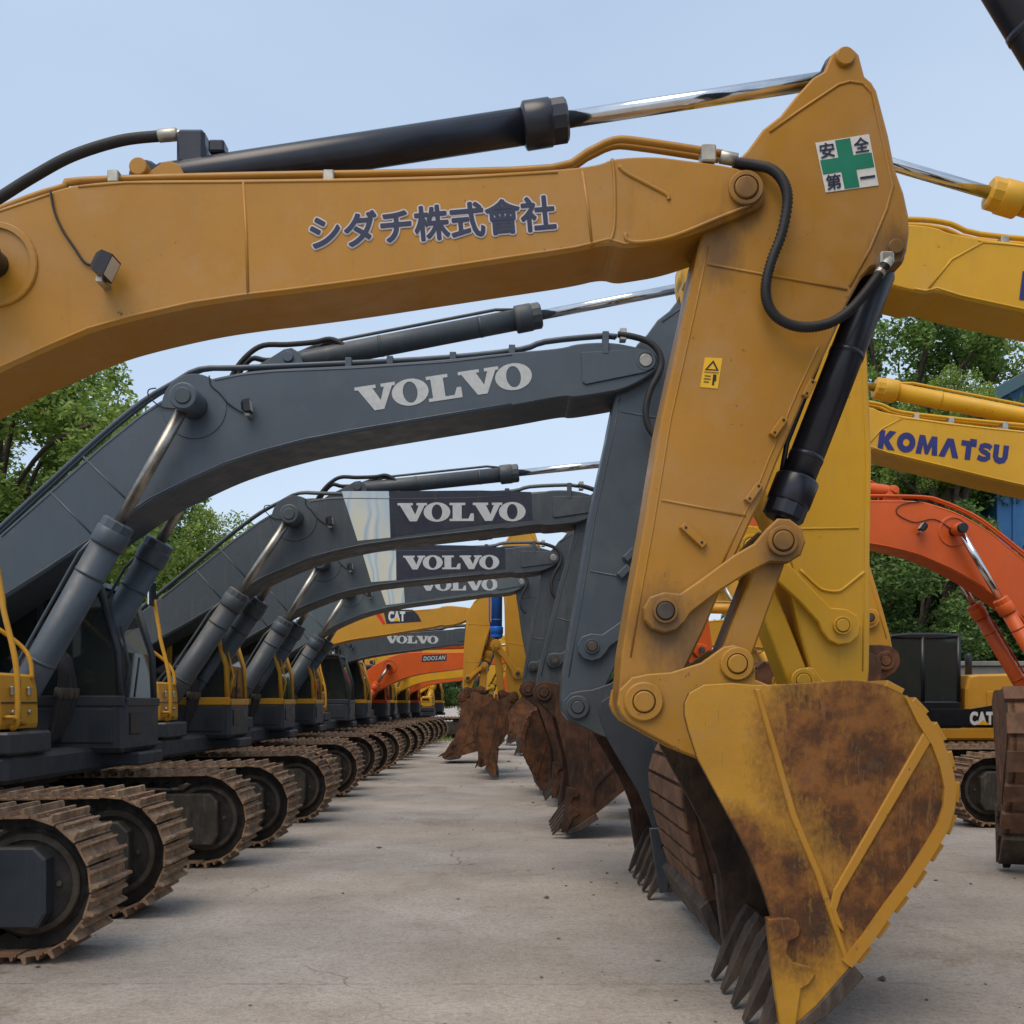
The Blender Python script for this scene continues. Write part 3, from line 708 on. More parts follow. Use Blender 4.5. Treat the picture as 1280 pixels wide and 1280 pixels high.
def bucket_parts(mc, fb, hw, mat, side_mat, tooth_mat, plates=True, nteeth=5, detail=True, rim_mat=None, wear='steps', ear_mat=None, ears=True, fs=None):
    """fb maps the reference bucket outline to this machine"""
    top = [fb(p) for p in bucket_top]; op = [fb(p) for p in bucket_open]
    whole = top + op
    cc = whole if area(whole) > 0 else whole[::-1]
    m = MB(); th = .035
    inner = offset_poly(cc, th)
    if area(whole) <= 0: inner = inner[::-1]
    stp_ = top[3:]; nt = len(stp_); vs = []; fs_ = []
    for p, q in zip(stp_, inner[3:3 + nt]): vs += [v3(p, -hw), v3(p, hw), v3(q, hw - th), v3(q, -hw + th)]
    for k in range(nt - 1):
        a, b = 4 * k, 4 * k + 4
        fs_ += [(a, a + 1, b + 1, b), (a + 2, a + 3, b + 3, b + 2), (a + 1, a + 2, b + 2, b + 1), (a + 3, a, b, b + 3)]
    fs_ += [(0, 3, 2, 1), (4 * nt - 4, 4 * nt - 3, 4 * nt - 2, 4 * nt - 1)]
    bm_ = MB().add(vs, fs_)
    bo = bm_.build('bucket', mat, mc.root)
    for sy in (-1, 1):
        MB().prism(cc, sy * (hw + .002), sy * (hw - th), .006).build('liner_plate', mat, bo)
        MB().prism(cc, sy * (hw + .014), sy * (hw + .0005), .005).build('side_plate', side_mat if sy == mc.n else mat, bo)
        if detail:
            rp = polyline_inset(whole, 9, 20, .0); ri = polyline_inset(whole, 9, 20, .06); ri[0] = rp[0] * .8 + ri[0] * .2
            v = []; f = []
            for p, q in zip(rp, ri): v += [v3(p, sy * (hw + .010)), v3(p, sy * (hw + .034)), v3(q, sy * (hw + .034)), v3(q, sy * (hw + .010))]
            for k in range(len(rp) - 1):
                a, b = 4 * k, 4 * k + 4
                f += [(a, a + 1, b + 1, b), (a + 1, a + 2, b + 2, b + 1), (a + 2, a + 3, b + 3, b + 2)]
            f += [(0, 3, 2, 1), (len(v) - 4, len(v) - 3, len(v) - 2, len(v) - 1)]
            MB().add(v, f).build('rim', (rim_mat or side_mat) if sy == mc.n else mat, bo)
            rib = [fb(p) for p in BK([(1158,915),(1166,930),(1052,1122),(1046,1142),(1056,1170),(1044,1160),(1037,1138),(1042,1116)])]
            MB().prism(rib, sy * (hw + .008), sy * (hw + .030), .006).build('rib', rim_mat or side_mat, bo)
            fold = [fb(p) for p in BK([(944,862),(951,862),(997,1022),(1027,1094),(1062,1205),(1056,1208),(1019,1097),(989,1026)])]
            MB().prism(fold, sy * (hw + .008), sy * (hw + .026), .006).build('rib', rim_mat or side_mat, bo)
        cut = [fb(p) for p in BK([(957,1151),(985,1150),(994,1154),(1000,1163),(998,1174),(985,1180),(982,1196),(990,1206),(1012,1212),(1018,1222),(1010,1234),(1000,1240),(992,1292),(974,1296),(963,1210)])]
        MB().prism(cut, sy * (hw - .02), sy * (hw + .042), .008).build('side_cutter', tooth_mat if not detail or sy != mc.n else side_mat, bo)
    # lip and teeth
    a, b = fb(BK([(1070,1216)])[0]), fb(BK([(982,1300)])[0])
    lip = [fb(p) for p in BK([(1066,1210),(1080,1226),(1032,1276),(998,1296),(986,1292),(1020,1262)])]
    MB().prism(lip, -hw - .03, hw + .03, .006).build('lip', tooth_mat, bo)
    D0 = fb(BK([(950, 1311)])[0]); D0 = complex(D0.real, max(D0.imag, .012)); base = fb(BK([(1000,1222)])[0]); dirv = (D0 - base); dirv /= abs(dirv); nor = dirv * 1j
    for k in range(nteeth):
        y = -hw + .07 + k * (2 * hw - .14) / (nteeth - 1); w = .078
        p0 = base - dirv * .10; p1 = base + dirv * .16; p2 = D0
        tv = []
        for p, hh, ww in ((p0, .070, w * .70), (base, .088, w), (p1, .070, w * .92), (p2, .014, w * .42)):
            for sn, sy in ((-1, -1), (-1, 1), (1, 1), (1, -1)): tv.append(v3(p + nor * hh * sn * .6, y + ww * sy))
        tf = [(0, 3, 2, 1), (12, 13, 14, 15)]
        for r in range(3):
            for q in range(4):
                i, j = r * 4 + q, r * 4 + (q + 1) % 4; tf.append((i, j, j + 4, i + 4))
        t = MB().add(tv, tf).build('tooth', tooth_mat, bo)
    # wear plates on the back
    if wear:
        pts = top[8:21]; L = [0]
        for k in range(len(pts) - 1): L.append(L[-1] + abs(pts[k + 1] - pts[k]))
        def at(sv):
            for k in range(len(pts) - 1):
                if sv <= L[k + 1] or k == len(pts) - 2:
                    t = (sv - L[k]) / (L[k + 1] - L[k]); return pts[k] + (pts[k + 1] - pts[k]) * t, (pts[k + 1] - pts[k]) / (L[k + 1] - L[k])
        sg = -1j if area(whole) > 0 else 1j
        nr = {'steps': 11, 'bands': 5}.get(wear, 10)
        ncol = 1 if wear in ('steps', 'bands') else 4
        for k in range(nr):
            s0 = L[-1] * (k + .12) / nr; s1 = L[-1] * (k + ({'steps': .74, 'bands': .66}.get(wear, .93))) / nr
            for c in range(ncol):
                ya = -hw + .0 + 2 * hw * c / ncol; yb = ya + 2 * hw / ncol
                if ncol > 1: ya += .012; yb -= .012
                elif wear == 'bands': ya -= .06; yb += .06
                else: ya -= .018; yb += .018
                p, tn = at(s0); q, tq = at(s1); no = tn * sg; nq = tq * sg
                hh = {'steps': .030, 'bands': .05}.get(wear, .02)
                prof = [p - no * .004, p + no * hh, q + nq * hh * .9, q - nq * .004]
                MB().prism(prof, ya, yb, .004).build('wear_plate', 'rust_tan' if wear != 'steps' else (rim_mat or mat), bo)
    return bo

def pin(mc, c, y_out, sgn, r, rp, mat, pinmat, parent, deep=.05, proud=.02):
    """raised ring boss with a pin head, on the plate whose outer face is at y_out"""
    MB().ring(v3(c, y_out - sgn * .01), v3(c, y_out + sgn * proud), r, rp * 1.12).build('boss', mat, parent)
    MB().cyl(v3(c, y_out - sgn * deep), v3(c, y_out + sgn * proud * 1.35), rp, 22).build('pin', pinmat, parent)

def excavator(label, group, by, bx, d, pins, style='A', hw=.25, hs=.19, hb=.65, col_boom='ochre', col_stick=None, col_bucket='rust', col_side=None, col_cyl=None, col_rod='chrome',
              rim=None, body=('yellow', 'dark_grey', 'dark_grey', 'dark_grey', 'yellow'), single=(False, False), wear='steps', detail=True, bucketcyl=None, tooth='tooth', cyl_foot=(.47, 1.42),
              lug_px=None, T_px=None, post=True, hoses=True, armfrac=.60, stick_out=None, boomcyl=None, seams=True, hl=2.02, top_scale=1.0, bucket_squash=1.0, bc=(.092, .118), pipes=True, pin_mat='dirty_steel', ear_mat=None, frame='grimy'):
    mc = Machine(label, by, bx, d, group); rt = mc.root; n = mc.n
    cs = col_stick or col_boom; cc = col_cyl or col_boom
    ref, poly, lug, lugp = (refA, boomA, lugA, lugpA) if style == 'A' else (refB, boomB, lugB, lugpB)
    Yb = by - hw; Ys = by - hs
    PL = lambda k, Y: pins[k] if isinstance(pins[k], complex) else mc.L(*pins[k], Y)
    A, B = PL('A', Yb), PL('B', Yb)
    fbm = fit(ref['A'], ref['B'], A, B)
    C = PL('C', Ys - .05) if 'C' in pins else A + complex(-.56, -A.imag + 1.75)
    D = PL('D', by - hb) if 'D' in pins else complex(C.real + .65, .02)
    D = complex(D.real, max(D.imag, .015)) if 'D' in pins and not pins.get('air') else complex(D.real, .015)
    fst = fit(S['A'], S['C'], A, C); fbk0 = fit(S['C'], S['D'], C, D); axb = (D - C) / abs(D - C)
    def fbk(p):
        q = (fbk0(p) - C) * axb.conjugate()
        return C + complex(q.real, q.imag * bucket_squash) * axb
    mc.A, mc.B, mc.C, mc.D, mc.fb, mc.fs, mc.fk = A, B, C, D, fbm, fst, fbk
    bp = [fbm(p) for p in poly]
    bo = MB().prism(round_poly(bp, 2), -hw, hw, .014).build('boom', col_boom, rt); mc.boom = bo
    lg = [fbm(p) for p in lug]
    for sy in (-1, 1): MB().prism(lg, sy * .13, sy * .17, .006).build('cylinder_bracket', col_boom, bo)
    lp = mc.L(*lug_px, by) if lug_px else fbm(lugp)
    MB().cyl(v3(lp, -.20), v3(lp, .20), .05, 18).build('pin', col_boom, bo)
    if seams:
        def seam(i0, i1, dd, r, poly_=bp, y=hw, par=bo, mt=col_boom, nm='weld_seam'):
            w = MB()
            for sy in (-1, 1):
                w.tube([v3(p, sy * (y - .002)) for p in polyline_inset(poly_, i0, i1, dd)], r, 6)
            w.build(nm, mt, par)
        if style == 'A':
            seam(18, 33, .022, .009); seam(43, 57 if len(bp) > 57 else 51, .02, .008); seam(0, 5, .02, .008)
        else:
            seam(18, 30, .028, .009); seam(38, 43, .026, .008); seam(0, 5, .026, .008)
    for sy in (-1, 1):
        pin(mc, A, sy * hw, sy, .095, .062, col_boom, 'steel' if style == 'B' else col_boom, bo, .3)
        if style == 'A':
            MB().ring(v3(B, sy * (hw - .01)), v3(B, sy * (hw + .016)), .235, .20, 32).build('boss', col_boom, bo)
        MB().cyl(v3(B, sy * (hw - .05)), v3(B, sy * (hw + .35)), .075, 20).build('pin', cc if style == 'B' else 'black', bo)
    # stick
    ax = (A - C) / abs(A - C)
    def squash(p):
        return A + (p - A) * top_scale if ((p - A) * ax.conjugate()).real > 0 else p
    sp = [squash(fst(p)) for p in stickP]
    so = MB().prism(sp, -hs, hs, .012).build('stick', cs, rt); mc.stick = so
    T = mc.L(*T_px, by) if T_px else squash(fst(S['T']))
    if seams:
        w = MB()
        for sy in (-1, 1):
            w.tube([v3(p, sy * (hs - .002)) for p in polyline_inset(sp, 22, 27, .05)], .007, 6)
            w.tube([v3(p, sy * (hs - .002)) for p in polyline_inset(sp, 36, 42, .05)], .007, 6)
            for a_, b_ in (((884,330),(1059,362)), ((827,625),(932,645))):
                w.tube([v3(fst(can(*a_, YS)), sy * (hs - .001)), v3(fst(can(*b_, YS)), sy * (hs - .001))], .008, 6)
            rim_l = [squash(fst(can(a_, b_, YS))) for a_, b_ in ((962,165),(1000,138),(1048,106),(1062,102),(1078,104),(1090,116),(1102,170),(1116,232),(1108,262),(1088,310),(1062,358))]
            w.tube([v3(p, sy * (hs - .001)) for p in rim_l], .009, 6)
        w.build('weld_seam', cs, so)
    for sy in (-1, 1):
        MB().cyl(v3(T, sy * (hs - .06)), v3(T, sy * (hs + .022)), .052, 20).build('pin', cs, so)
        MB().cyl(v3(fst(S['U']), sy * (hs - .06)), v3(fst(S['U']), sy * (hs + .02)), .042, 18).build('pin', cs, so)
    # linkage
    E, G, H_ = fst(S['E']), fst(S['G']), None
    Hh = fbk(S['H'])
    for sy in (-1, 1):
        l = MB().prism(link_poly(E, G, .115, .135) if False else [fst(can(a_, b_, YS - .05)) for a_, b_ in ((830,740),(850,742),(872,727),(917,694),(943,679),(958,661),(972,648),(987,649),(1002,660),(1007,677),(1001,694),(985,704),(962,703),(934,717),(895,742),(864,766),(857,777),(846,788),(831,792),(815,787),(805,775),(804,760),(812,746))], sy * (hs + .008), sy * (hs + .058), .01).build('rocker_link', cs, rt)
        pin(mc, E, sy * (hs + .058), sy, .068, .048, cs, pin_mat, l, .04, .022)
        pin(mc, G, sy * (hs + .058), sy, .082, .055, cs, cs, l, .04, .03)
    MB().prism(link_poly(G, Hh, .075, .085), -hs + .03, hs - .03, .012).build('connecting_rod', cs, rt)
    # cylinders
    lp = mc.L(*lug_px, by) if lug_px else fbm(lugp)
    mc.two_pin_cyl(lp, T, 0, armfrac, .098, .128, .046, cc, 'arm_cylinder', col_rod, pipe=pipes)
    G2 = G
    mc.two_pin_cyl(fst(S['U']), G2, 0, .90, bc[0], bc[1], .042, bucketcyl or cc, 'bucket_cylinder', col_rod)
    ft = complex(*cyl_foot)
    for sy in (-1, 1):
        mc.two_pin_cyl(ft, B, sy * (hw + .19), .64, .135 if style == 'B' else .10, .155 if style == 'B' else .125, .052, boomcyl or cc, 'boom_cylinder', 'steel' if style == 'B' else col_rod)
    MB().box(cyl_foot[0] - .25, cyl_foot[0] + .16, -hw - .3, hw + .3, 1.15, cyl_foot[1] + .05, .03).build('cylinder_mount', 'dark_grey', rt)
    # bucket
    bk = bucket_parts(mc, fbk, hb, col_bucket, col_side or col_bucket, tooth, True, 5, detail, rim, wear)
    mc.bucket = bk
    em = ear_mat or rim or col_side or col_bucket
    for sy in (-1, 1):
        e = MB().prism([fbk(p) for p in ear_poly], sy * (hs + .012), sy * (hs + .062), .008).build('bucket_bracket', em, bk)
        pin(mc, C, sy * (hs + .062), sy, .108, .058, em, em, bk, .04, .028)
        pin(mc, Hh, sy * (hs + .062), sy, .092, .052, em, em, bk, .04, .026)
    house(mc, *body, post=post); undercarriage(mc, hl, single, framemat=frame)
    return mc

GL = 'excavators parked in the left row'; GR = 'excavators parked in the right row'

# ------------------------------------------------------------------ ground
g = MB().add([(-400, -60, 0), (400, -60, 0), (400, 700, 0), (-400, 700, 0)], [(0, 1, 2, 3)]).build('ground', 'ground')
g['kind'] = 'structure'

# ------------------------------------------------------------------ the near ochre machine
M['ochre'] = paint('ochre_paint', (.405, .186, .012), .40, .38, .16, .5, spots=[(S[k].real + .18, S[k].imag, r_) for k, r_ in (('E', .24), ('G', .16), ('C', .2), ('A', .15), ('U', .2))] + [(can(868, 800, YS).real + .18, can(868, 800, YS).imag, .28), (can(900, 300, YS).real + .18, can(900, 300, YS).imag, .18)])
def bspot(px, py): return can(px, py, YK)
sp = []
for (px, py, rx, rz, ti) in ((1055, 935, .36, .42, 0.1), (1075, 1010, .27, .32, 0), (1128, 1030, .17, .38, -.5), (1100, 1100, .17, .34, -.6), (980, 1125, .22, .36, .45), (930, 1060, .12, .2, .4)):
    q = bspot(px, py) + .18; sp.append((q.real, q.imag, rx, rz, ti))
M['bucket_m1'] = paint_rust('worn_yellow_bucket', (.47, .235, .020), sp, soft=.75, bias=-.10)
M['bucket_m1_rim'] = paint('bucket_rim_yellow', (.42, .20, .016), .45, .45, .35, .2)
M['bucket_m1_in'] = rust('bucket_inside', (.040, .026, .018), (.08, .045, .025), (.02, .016, .014))

m1 = excavator('near ochre yellow excavator with dark blue lettering on its boom and a green cross sign', GL, 5.84, -5.28, 1,
    {'A': (932, 236), 'B': (-6, 331), 'C': (804, 877), 'D': (985, 1312)}, 'A', .25, .19, .65,
    'ochre', None, 'bucket_m1_in', 'bucket_m1', 'black_navy', 'chrome', 'bucket_m1_rim', ('ochre', 'dark_grey', 'black', 'black', 'ochre'), (False, True),
    lug_px=(188, 230), armfrac=.61, pipes=False, bc=(.098, .126), frame='dark_grey')
def px_m(px, Y): return px * Y / F
def glyphs(text, offset=.03, adv=None, shear=0.0, gap=.05, square=False):
    """list of single-letter outlines laid out side by side; offset thickens the strokes"""
    out = []; x = 0
    for ch in text:
        v0, f0 = text_mesh(ch, 0.0, shear); v = []; f = []
        nc = 12 if offset > .01 else 0
        for k in range(nc + 1):
            dx, dy = (0, 0) if k == nc else (offset * math.cos(2 * math.pi * k / nc), offset * math.sin(2 * math.pi * k / nc))
            if square and k < nc:
                mxx = max(abs(dx), abs(dy)); dx, dy = dx * offset / mxx, dy * offset / mxx
            f += [tuple(i + len(v) for i in q) for q in f0]; v += [(p[0] + dx, p[1] + dy, k) for p in v0]
        us = [p[0] for p in v]; w = max(us) - min(us)
        if adv: out.append(([(p[0] + x, p[1], p[2]) for p in v], f)); x += adv
        else: out.append(([(p[0] - min(us) + x, p[1], p[2]) for p in v], f)); x += w + gap
    return out
def lettering(mc, gl, center, width, height, ang, y, mat, parent, thick=.004, name='letter'):
    allv = [v for g_ in gl for v in g_[0]]
    u0, u1 = min(v[0] for v in allv), max(v[0] for v in allv); w0, w1 = min(v[1] for v in allv), max(v[1] for v in allv)
    sx = width / (u1 - u0); sy = height / (w1 - w0) if height else sx
    ca, sa = math.cos(ang), math.sin(ang)
    for (vs, fs) in gl:
        pts = []
        for q_ in vs:
            u, w = q_[0], q_[1]; kk = q_[2] if len(q_) > 2 else 0
            a = (u - (u0 + u1) / 2) * sx; b = (w - (w0 + w1) / 2) * sy
            pts.append((center.real + mc.d * (a * ca - b * sa), y + mc.n * (thick + kk * .00015), center.imag + a * sa + b * ca))
        MB().add(pts, fs).build(name, mat, parent)
def quad_panel(mc, poly, y, mat, parent, name='decal', thick=.003):
    return MB().prism(poly, y - mc.n * .004, y + mc.n * thick).build(name, mat, parent)
VOLVO, _ = letters_volvo()
def work_light(mc, c, y, tilt=-.5, size=.075):
    o = MB(); s = size; n = mc.n; d = Vector((math.cos(tilt), 0, math.sin(tilt))); up = Vector((-d.z, 0, d.x))
    cc = Vector(v3(c, y + n * (s + .05)))
    vs = []
    for t, k in ((-.8, .55), (-.3, .95), (.75, 1.0)):
        for a, b in ((-1, -1), (1, -1), (1, 1), (-1, 1)): vs.append(cc + d * s * t + Vector((0, 1, 0)) * s * k * a + up * s * k * b)
    fs = [(0, 1, 2, 3)] + [(r * 4 + q, r * 4 + (q + 1) % 4, r * 4 + 4 + (q + 1) % 4, r * 4 + 4 + q) for r in range(2) for q in range(4)] + [(11, 10, 9, 8)]
    L_ = o.add(vs, fs).build('work_light', 'black', mc.root)
    f = [cc + d * s * .775 + Vector((0, 1, 0)) * s * .86 * a + up * s * .86 * b for a, b in ((-1, -1), (1, -1), (1, 1), (-1, 1))]
    f += [p - d * s * .06 for p in f]
    MB().add(f, [(0, 1, 2, 3), (7, 6, 5, 4), (0, 4, 5, 1), (1, 5, 6, 2), (2, 6, 7, 3), (3, 7, 4, 0)]).build('lens', 'lens', L_)
    b = cc - up * s * 1.02
    MB().box(b.x - .02, b.x + .02, min(y, b.y) - .002, max(y, b.y) + .02, b.z - .03, b.z, .004).build('bracket', 'fitting', L_)
    return L_
def tube_part(mc, pts, r, mat, name, parent=None, sub=6, rib=0, seg=8):
    return MB().tube(pts, r, seg, sub, rib).build(name, mat, parent or mc.root)

# ---- details of the near machine
m = m1; n = m.n; yb = n * .25; ys = n * .19
JP = 'シダチ株式會社'
ctr = m.L(541, 279, 5.59)
lettering(m, glyphs(JP, .072, 1.0), ctr, px_m(312, 5.59), px_m(42, 5.59) * 1.16, R(4.9), yb, 'lilac', m.boom, .003, 'letter_outline')
lettering(m, glyphs(JP, .028, 1.0), ctr, px_m(308, 5.59), px_m(40, 5.59) * 1.12, R(4.9), yb, 'letter_navy', m.boom, .0065)
# safety sign
sg = [m.L(x, y, 5.65) for x, y in ((1019, 179), (1086, 168), (1098, 232), (1032, 241))]
sb = quad_panel(m, sg, ys, 'white', m.stick, 'safety_sign', .004)
def sgp(u, v): return (sg[0] * (1 - u) + sg[1] * u) * (1 - v) + (sg[3] * (1 - u) + sg[2] * u) * v
cross = [(.36, .02), (.64, .02), (.64, .36), (.98, .36), (.98, .64), (.64, .64), (.64, .98), (.36, .98), (.36, .64), (.02, .64), (.02, .36), (.36, .36)]
MB().prism([sgp(u, v) for u, v in cross], ys + n * .0035, ys + n * .0065).build('green_cross', 'green', m.stick)
for ch, u, v in (('安', .18, .185), ('全', .82, .185), ('第', .18, .82), ('一', .82, .82)):
    lettering(m, glyphs(ch, .02), sgp(u, v), px_m(19, 5.65), px_m(19 if ch != '一' else 3, 5.65), R(8), ys, 'letter_navy', m.stick, .007)
# warning sticker
stk = [m.L(x, y, 5.65) for x, y in ((881, 447), (903, 448), (897, 486), (875, 484))]
quad_panel(m, stk, ys, 'sticker', m.stick, 'warning_sticker')
def stp(u, v): return (stk[0] * (1 - u) + stk[1] * u) * (1 - v) + (stk[3] * (1 - u) + stk[2] * u) * v
tri = MB(); o3, i3 = [(.5, .08), (.9, .42), (.1, .42)], [(.5, .17), (.76, .385), (.24, .385)]
tri.add([v3(stp(*p), ys + n * .0055) for p in o3 + i3], [(0, 1, 4, 3), (1, 2, 5, 4), (2, 0, 3, 5)]); tri.build('warning_triangle', 'black', m.stick)
MB().prism([stp(u, v) for u, v in ((.62, .55), (.8, .55), (.84, .75), (.74, .78), (.76, .9), (.64, .9))], ys + n * .004, ys + n * .0055).build('warning_pictogram', 'black', m.stick)
tri2 = MB()
for a, b, c, d_ in ((.15, .6, .5, .63), (.12, .7, .52, .73), (.15, .8, .45, .83), (.08, .48, .92, .50)): tri2.add([v3(stp(u, v), ys + n * .0055) for u, v in ((a, b), (c, b), (c, d_), (a, d_))], [(0, 1, 2, 3)])
o_ = tri2.build('warning_pictogram', 'black', m.stick); o_['kind'] = 'stuff'
# plate seams on the boom sides
for (a, b) in (((304, 227), (310, 369)), ((728, 214), (740, 308))):
    tube_part(m, [v3(m.L(*a, 5.59), yb - n * .002), v3(m.L((a[0] + b[0]) / 2 + 1, (a[1] + b[1]) / 2, 5.59), yb - n * .002), v3(m.L(*b, 5.59), yb - n * .002)], .009, 'ochre', 'weld_seam', m.boom, 0)
tip = [m.L(x, y, 5.59) for x, y in ((778,206),(800,215),(836,243),(832,250),(812,246),(785,222))]
tip2 = [m.L(x, y, 5.59) for x, y in ((776,205),(830,240),(836,247),(833,252)) ]
tube_part(m, [v3(m.L(x, y, 5.59), yb) for x, y in ((774,208),(784,217),(820,236),(834,244),(836,250))], .012, 'ochre', 'weld_seam', m.boom, 4)
tube_part(m, [v3(m.L(x, y, 5.59), yb) for x, y in ((782,292),(784,300),(800,303),(840,296),(900,272),(940,256))], .012, 'ochre', 'weld_seam', m.boom, 4)
tube_part(m, [v3(m.L(x, y, 5.59), yb) for x, y in ((765,199),(768,225),(768,280),(763,302))], .010, 'ochre', 'weld_seam', m.boom, 4)
# lamp with its cable
wl_ = work_light(m, m.L(132, 334, 5.5), yb, -.45, .062)
tube_part(m, [v3(m.L(x, y, 5.56), yb + n * .012) for x, y in ((61, 236), (66, 262), (76, 285), (90, 306), (104, 326), (118, 331))], .007, 'rubber', 'cable', m.boom, 5, 0, 6)
# pipes over the boom and the hose to the bucket cylinder
for dy, off in ((0.06, 0), (.16, .02)):
    tube_part(m, [v3(m.L(x, y - 4, 5.6) + complex(0, off), n * (.25 - dy)) for x, y in ((-300, 470), (-140, 333), (-60, 284), (30, 246), (75, 232), (97, 224), (300, 218), (520, 214), (690, 208), (735, 188), (768, 173), (800, 174), (868, 184), (905, 190))], .020, 'ochre', 'pipe', m.boom, 3)
for px_ in (140, 410):
    MB().box(m.L(px_, 0, 5.6).real - .03, m.L(px_, 0, 5.6).real + .03, *sorted((n * .05, n * .235)), m.L(0, 224, 5.6).imag - .01, m.L(0, 214, 5.6).imag + .015, .006).build('clamp', 'fitting', m.boom)
c0 = m.L(885, 190, 5.6)
MB().box(c0.real - .035, c0.real + .045, *sorted((n * .14, n * .245)), c0.imag - .05, c0.imag + .045, .008).build('clamp', 'fitting', m.boom)
MB().cyl(v3(m.L(902, 190, 5.6), n * .19), v3(m.L(924, 194, 5.6), n * .19), .036, 8).build('hose_fitting', 'fitting', m.boom)
hp = [(922,193),(945,198),(966,206),(980,224),(985,250),(978,290),(965,325),(958,355),(960,378),(972,396),(992,406),(1015,408),(1040,402),(1062,388),(1082,366),(1097,346),(1108,330)]
hose = [v3(m.L(x, y, 5.55), n * (.19 + .02 + .07 * min(1, max(0, (i - .5) / 3)))) for i, (x, y) in enumerate(hp)]
tube_part(m, hose, .027, 'rubber', 'hose', m.stick, 14, .13, 10)
MB().cyl(v3(m.L(1098, 344, 5.56), n * .285), v3(m.L(1112, 324, 5.6), n * .24), .030, 10).build('hose_fitting', 'fitting', m.stick)
MB().box(m.L(1109, 0, 5.6).real - .045, m.L(1109, 0, 5.6).real + .03, *sorted((n * .16, n * .27)), m.L(0, 332, 5.6).imag, m.L(0, 316, 5.6).imag, .01).build('hose_fitting', 'fitting', m.stick)
# small clips welded on the stick
for (x, y, a, l) in ((866, 670, -.75, .085), (972, 535, .95, .06), (941, 617, .95, .06), (1010, 487, 1.1, .05)):
    c_ = m.L(x, y, 5.65); u = complex(math.cos(a), math.sin(a)) * l; w_ = u * 1j / abs(u) * .02
    k = MB().prism([c_ - u - w_, c_ + u - w_, c_ + u + w_, c_ - u + w_], ys - n * .004, ys + n * .035, .004).build('clip', 'ochre', m.stick)
    for t in (-.7, .7): MB().cyl(v3(c_ + u * t, ys + n * .03), v3(c_ + u * t, ys + n * .038), .008, 8).build('bolt_hole', 'black', k)
# hoses feeding the stick cylinder
tube_part(m, [v3(m.L(x, y, 5.84), 0) for x, y in ((-120, 330), (-40, 272), (0, 247), (40, 222), (90, 195), (150, 176), (200, 170))], .032, 'rubber', 'hose', None, 6)
MB().cyl(v3(m.L(198, 170, 5.84), 0), v3(m.L(222, 168, 5.84), 0), .036, 12).build('hose_fitting', 'fitting', m.root)
tube_part(m, [v3(m.L(x, y, 5.84), 0) for x, y in ((220, 168), (236, 168), (246, 174), (249, 186))], .024, 'fitting', 'elbow', None, 4)
cbk = m.L(240, 190, 5.84)
MB().box(cbk.real - .07, cbk.real + .09, -.07, .07, cbk.imag - .10, cbk.imag + .10, .02).build('cylinder_port', 'black_navy', m.root)
cbk = m.L(272, 186, 5.84)
MB().box(cbk.real - .04, cbk.real + .05, -.05, .05, cbk.imag - .04, cbk.imag + .03, .01).build('cylinder_port', 'black_navy', m.root)

